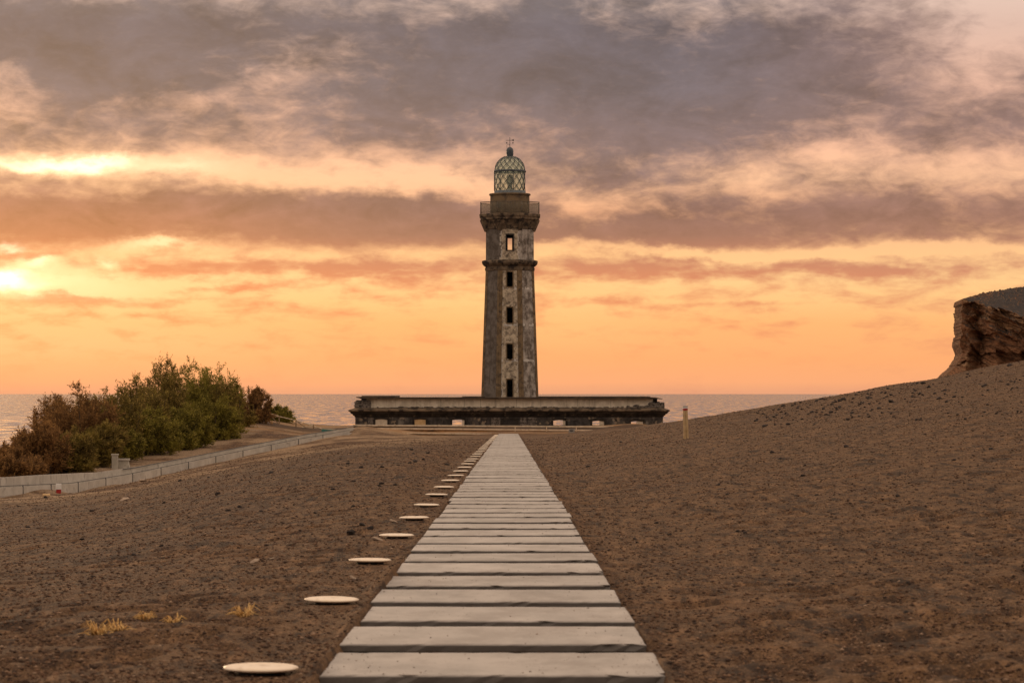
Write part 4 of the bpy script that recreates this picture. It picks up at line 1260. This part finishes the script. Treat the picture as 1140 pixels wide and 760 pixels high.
def grit_col(T):
    geo = T.nodes.new('ShaderNodeNewGeometry'); isl = S(T, geo.outputs['Random Per Island'])
    return T.ramp(isl, [(0, (.045, .030, .024)), (.35, (.085, .052, .036)), (.7, (.15, .085, .052)), (.92, (.24, .145, .09)), (1, (.36, .25, .17))])
me.materials.append(material('ash_grit', grit_col, .95, .1))
o = bpy.data.objects.new('ash_grit', me); COL.objects.link(o)
tag(o, 'loose brown volcanic grit strewn over the ash on both sides of the path', 'grit', kind='stuff')

# straw tufts
def tuft(px, py, wpx, label, seed):
    r = np.random.default_rng(seed); h = hit(px, py)
    L0 = wpx / FPX * h[1] * .8
    mb = MB()
    for k in range(44):
        a_ = r.uniform(0, 2 * PI); l = L0 * r.uniform(.35, 1); up = r.uniform(.15, .9)
        d_ = np.array((math.cos(a_), math.sin(a_), 0)); b_ = d_ * r.uniform(0, .02) + np.array((r.normal() * L0 * .12, r.normal() * .01, 0))
        m_ = b_ + d_ * l * .5 + np.array((0, 0, l * up)); e_ = b_ + d_ * l + np.array((0, 0, l * up * .6))
        mb.tube([b_ - (0, 0, .01), m_, e_], .004, 4, r1=.0015)
    o = mb.build('straw_tuft', M_STRAW, None, h)
    tag(o, label, 'dry grass', 'dry straw tufts on the ash')
tuft(162, 689, 16, 'yellow straw tuft behind the others on the ash at lower left', 1)
tuft(194, 694, 18, 'upright forked straw tuft in the middle of the lower left ash', 2)
tuft(272, 687, 26, 'straw tuft standing apart, above the nearest cream disc', 3)
tuft(110, 707, 26, 'wide low straw tuft farthest from the path', 4)
tuft(131, 703, 22, 'yellow straw tuft touching the wide low one', 5)

# birds
def bird(px, py, d, span, label):
    p = at(px, py, d); s = span / 2
    vs = [(0, .35 * s, 0), (-.09 * s, 0, 0), (0, 0, .08 * s), (.09 * s, 0, 0), (0, 0, -.09 * s), (0, -.45 * s, 0), (-.5 * s, .02 * s, .24 * s), (-1 * s, -.15 * s, .1 * s), (-.45 * s, -.16 * s, .2 * s), (.5 * s, .02 * s, .24 * s), (1 * s, -.15 * s, .1 * s), (.45 * s, -.16 * s, .2 * s), (-.08 * s, .12 * s, .03 * s), (.08 * s, .12 * s, .03 * s)]
    fs = [(0, 12, 2), (0, 2, 13), (0, 4, 12), (0, 13, 4), (12, 1, 2), (13, 2, 3), (12, 4, 1), (13, 3, 4), (1, 5, 2), (2, 5, 3), (1, 4, 5), (3, 5, 4), (12, 6, 8, 1), (6, 7, 8), (13, 3, 11, 9), (9, 11, 10)]
    o = MB().add(vs, fs).build('bird', M_BIRD, None, p); o.rotation_euler = (0, .1, .6)
    tag(o, label, 'bird')
bird(573.5, 87.3, 330, .8, 'tiny dark bird flying high above the lighthouse top')
bird(913, 81.5, 420, .7, 'faint tiny bird in the clouds far right of the lighthouse')

# ------------------------------------------------------------------ sky
SUN_AZ, SUN_EL = -12.5, 3.0
world = bpy.data.worlds.new('World'); scene.world = world; world.use_nodes = True
wt = world.node_tree; wt.nodes.clear(); T = Tree(wt)
out = wt.nodes.new('ShaderNodeOutputWorld'); bgA = wt.nodes.new('ShaderNodeBackground'); bgB = wt.nodes.new('ShaderNodeBackground'); addn = wt.nodes.new('ShaderNodeAddShader')
sky = wt.nodes.new('ShaderNodeTexSky'); sky.sky_type = 'NISHITA'; sky.sun_disc = False
sky.sun_elevation = math.radians(SUN_EL); sky.sun_rotation = math.radians(SUN_AZ)
sky.air_density = 1.0; sky.dust_density = 2.0
wt.links.new(sky.outputs[0], bgB.inputs[0]); bgB.inputs[1].default_value = .05
SKY_NODES = True
g = T.coord('Generated')
dx, dy, dz = T.sep(T.vec('NORMALIZE', g))
azr = dx._m('ARCTAN2', dy) * 57.29578
elr = dz._m('ARCSINE') * 57.29578
az = azr * K
el = elr * K
raw = T.comb(az, el, 0.0)
# clouds as flat layers: stretched sideways, more so towards the horizon
st1 = T.comb(az * .55, el * 1.35, 0.0)
wrp = T.noise(T.comb(az * .10, el * .20, 3.7), 1.0, 5, .58, color=True)
wv = T.vec('MULTIPLY', T.vec('SUBTRACT', wrp, (.5, .5, .5)), (6.0, 2.8, 0))
P = T.vec('ADD', raw, wv)
wrp2 = T.noise(T.comb(az * .55, el * .95, 1.1), 1.0, 6, .60, color=True)
P2 = T.vec('ADD', P, T.vec('MULTIPLY', T.vec('SUBTRACT', wrp2, (.5, .5, .5)), (2.0, 1.3, 0)))
def blob_sum(lst, acc, Pv):
    for px, py, sx, sy, amp in lst:
        a0, e0 = [q_ * K for q_ in azel(px, py)]
        ix, iy = 1 / (sx / FPX * 57.3 * K), 1 / (sy / FPX * 57.3 * K)
        v = T.vec('MULTIPLY_ADD', Pv, (ix, iy, 0), (-a0 * ix, -e0 * iy, 0))
        dd = T.vec('DOT_PRODUCT', v, v)
        n = T.nodes.new('ShaderNodeMath'); n.operation = 'POWER'; n.inputs[0].default_value = .36788; T.put(dd, n.inputs[1])
        acc = S(T, n.outputs[0]).madd(amp, acc)
    return acc
E01 = el * (1 / 24.0)
def ey(py): return max(0.0, min(1.0, azel(570, py)[1] * K / 24.0))
def stops(lst): return [(ey(py), v) for py, v in sorted(lst, key=lambda q_: -q_[0])]
bias = T.ramp(E01, stops([(437, .22), (400, .20), (365, .22), (340, .26), (318, .30), (300, .44), (285, .30), (268, .64), (240, .74), (205, .56), (180, .46), (150, .64), (100, .70), (40, .66), (0, .56)]), 'EASE')
bias = T.sep(bias)[0]
n1 = T.noise(T.comb(az * .16, el * .36, 0.0), 1.0, 7, .58, .3)
n2 = T.noise(T.comb(az * .42, el * .85, 5.5), 1.0, 7, .58, .6)
n4 = T.noise(T.comb(az * .9, el * 2.1, 2.5), 1.0, 5, .6, .4)
n5 = T.noise(T.comb(az * .30, el * 1.25, 7.1), 1.0, 6, .55, .2)
low = T.smooth(el, 9.0, 7.0) * T.smooth(el, .8, 2.6)
dens = bias + (n1 - .5) * .60 + (n2 - .5) * .62 + (n4 - .5) * .28 * T.smooth(el, .8, 4.0) + (n5 - .46) * 1.25 * low
DARK = [(70, 30, 200, 45, .30), (170, 75, 120, 35, .18), (600, 60, 230, 60, .22), (430, 120, 120, 35, .10), (700, 175, 130, 30, .28), (800, 110, 150, 40, .18), (870, 60, 90, 35, .12),
        (270, 240, 260, 24, .26), (430, 245, 120, 24, .2), (60, 130, 150, 22, .12), (740, 258, 150, 13, .28), (690, 298, 120, 11, .30), (860, 293, 100, 8, .2), (1000, 306, 120, 9, .25),
        (60, 288, 90, 7, .22), (280, 297, 110, 10, .28), (430, 300, 90, 9, .28), (100, 331, 70, 5.5, .34), (205, 334, 35, 6, .25), (265, 322, 60, 5, .28), (90, 352, 50, 4.5, .2), (160, 350, 50, 5, .2), (310, 349, 70, 6, .16), (700, 334, 90, 5, .22), (840, 333, 40, 3, .12), (960, 235, 110, 16, .2), (1080, 150, 90, 40, .1)]
BRIGHT = [(300, 88, 90, 24, -.34), (230, 118, 110, 14, -.16), (15, 105, 40, 40, -.25), (1130, 10, 80, 50, -.45), (1010, 20, 90, 30, -.15), (930, 168, 55, 18, -.32), (840, 208, 55, 16, -.26), (1080, 190, 80, 26, -.16), (1090, 90, 80, 40, -.22), (900, 90, 80, 20, -.1),
          (60, 178, 130, 9, -.7), (250, 190, 110, 12, -.35), (420, 203, 130, 13, -.40), (500, 212, 60, 13, -.2), (650, 228, 60, 18, -.30), (730, 238, 60, 12, -.12), (185, 275, 40, 7, -.5), (140, 292, 22, 7, -.4), (40, 297, 30, 7, -.5), (30, 318, 120, 9, -.5), (180, 312, 120, 6, -.2), (620, 272, 60, 6, -.3), (800, 279, 180, 6, -.35), (1060, 281, 110, 8, -.4), (330, 330, 80, 7, -.1)]
dens = blob_sum(DARK + BRIGHT, dens, P2)
cloud = T.smooth(dens, .17, .82)
bright = T.ramp(E01, stops([(437, lin(233, 163, 124)), (425, lin(250, 172, 122)), (400, lin(253, 174, 116)), (360, lin(254, 184, 120)), (335, lin(255, 199, 134)), (310, lin(255, 206, 144)), (285, lin(255, 199, 142)), (240, lin(248, 182, 140)), (200, lin(255, 198, 158)), (160, lin(250, 192, 160)), (100, lin(238, 188, 164)), (30, lin(224, 188, 172)), (0, lin(230, 198, 182))]))
dark = T.ramp(E01, stops([(437, lin(214, 146, 116)), (400, lin(244, 158, 108)), (360, lin(234, 148, 104)), (320, lin(218, 138, 102)), (290, lin(192, 128, 104)), (262, lin(146, 106, 96)), (235, lin(128, 98, 96)), (180, lin(118, 102, 107)), (100, lin(96, 93, 105)), (30, lin(88, 88, 102)), (0, lin(102, 101, 112))]))
azw = T.smooth(az, -4.0, -27.0)
dark = T.mix(dark, T.mix(dark, lin(255, 150, 90), .30), azw * T.smooth(el, 15.0, 6.0))
bright = T.mix(bright, T.mix(bright, (1.12, .68, .34), .30), azw * T.smooth(el, 17.0, 12.0) * T.smooth(el, .5, 3.0))
bright = T.mix(bright, T.mix(bright, (1.0, .58, .24), .3), T.smooth(az, 12.0, 2.0) * T.smooth(az, -6.0, 1.0) * T.smooth(el, 9.5, 7.0) * T.smooth(el, 2.0, 4.0))
dark = T.mix(dark, T.mix(dark, lin(205, 150, 122), .4), T.smooth(az, 8.0, 26.0) * .6)
fine = T.noise(T.comb(az * 1.3, el * 3.4, 9.0), 1.0, 5, .6)
tone = T.noise(T.comb(az * .22, el * .42, 4.4), 1.0, 7, .58, .6)
tone2 = T.noise(T.comb(az * .85, el * 1.25, 8.8), 1.0, 6, .58, .5)
up = T.smooth(el, 7.5, 10.5)
tv = 1.0 + ((tone - .5) * 1.15 + (tone2 - .5) * .40) * up
dark = T.vec('MULTIPLY', dark, T.comb(tv * 1.02, tv, tv))
c = T.mix(bright, dark, (cloud + (fine - .5) * .14 * T.smooth(el, 1.5, 6.0)).clamp())
glow = blob_sum([(55, 179, 75, 6.5, .9), (105, 176, 40, 5, .5), (0, 318, 32, 10, 1.7), (30, 316, 120, 16, .28), (185, 275, 30, 4, .25), (140, 291, 13, 5, .25), (40, 296, 22, 6, .5), (5, 277, 14, 4, .5), (200, 188, 50, 7, .25)], dens * 0.0, P2)
c = T.mix(c, T.vec('MULTIPLY_ADD', T.comb(glow, glow, glow), (1.0, .88, .58), c), 1.0)
# the part of the sky behind and above the camera: paler broken cloud
over = T.smooth(elr, 8.5, 28.0)
backw = T.smooth(azr.abs(), 16.0, 60.0)
n3 = T.noise(T.vec('MULTIPLY', g, (1, 1, 2)), 3.0, 5, .6)
OVER_A, OVER_B = (.74, .57, .45), (1.25, .98, .77)
ov = T.mix(OVER_A, OVER_B, n3)
bk = T.mix(T.mix((.40, .32, .275), (.56, .45, .39), n3), ov, T.smooth(elr, 5.0, 40.0))
c = T.mix(c, bk, backw)
c = T.mix(c, ov, over)
c = T.mix(c, (.16, .11, .085), T.smooth(el, -.6, -4.0))
wt.links.new(c.s, bgA.inputs[0]); bgA.inputs[1].default_value = 0.97
wt.links.new(bgA.outputs[0], addn.inputs[0]); wt.links.new(bgB.outputs[0], addn.inputs[1]); wt.links.new(addn.outputs[0], out.inputs[0])
bgB.inputs[1].default_value = .006

# ------------------------------------------------------------------ sun behind thin cloud
sd = bpy.data.lights.new('sun', 'SUN'); sd.energy = .8; sd.angle = math.radians(3); sd.color = (1.0, .66, .38)
so = bpy.data.objects.new('sun', sd); COL.objects.link(so)
a_, e_ = math.radians(SUN_AZ), math.radians(SUN_EL)
from mathutils import Vector
dvec = Vector((math.sin(a_) * math.cos(e_), math.cos(a_) * math.cos(e_), math.sin(e_)))
so.rotation_euler = dvec.to_track_quat('Z', 'Y').to_euler()
so.location = dvec * 200

scene.view_settings.view_transform = 'Standard'
scene.view_settings.look = 'None'
scene.view_settings.exposure = 0
scene.view_settings.gamma = 1
scene.view_settings.use_curve_mapping = False
scene.cycles.max_bounces = 8
scene.cycles.transparent_max_bounces = 16
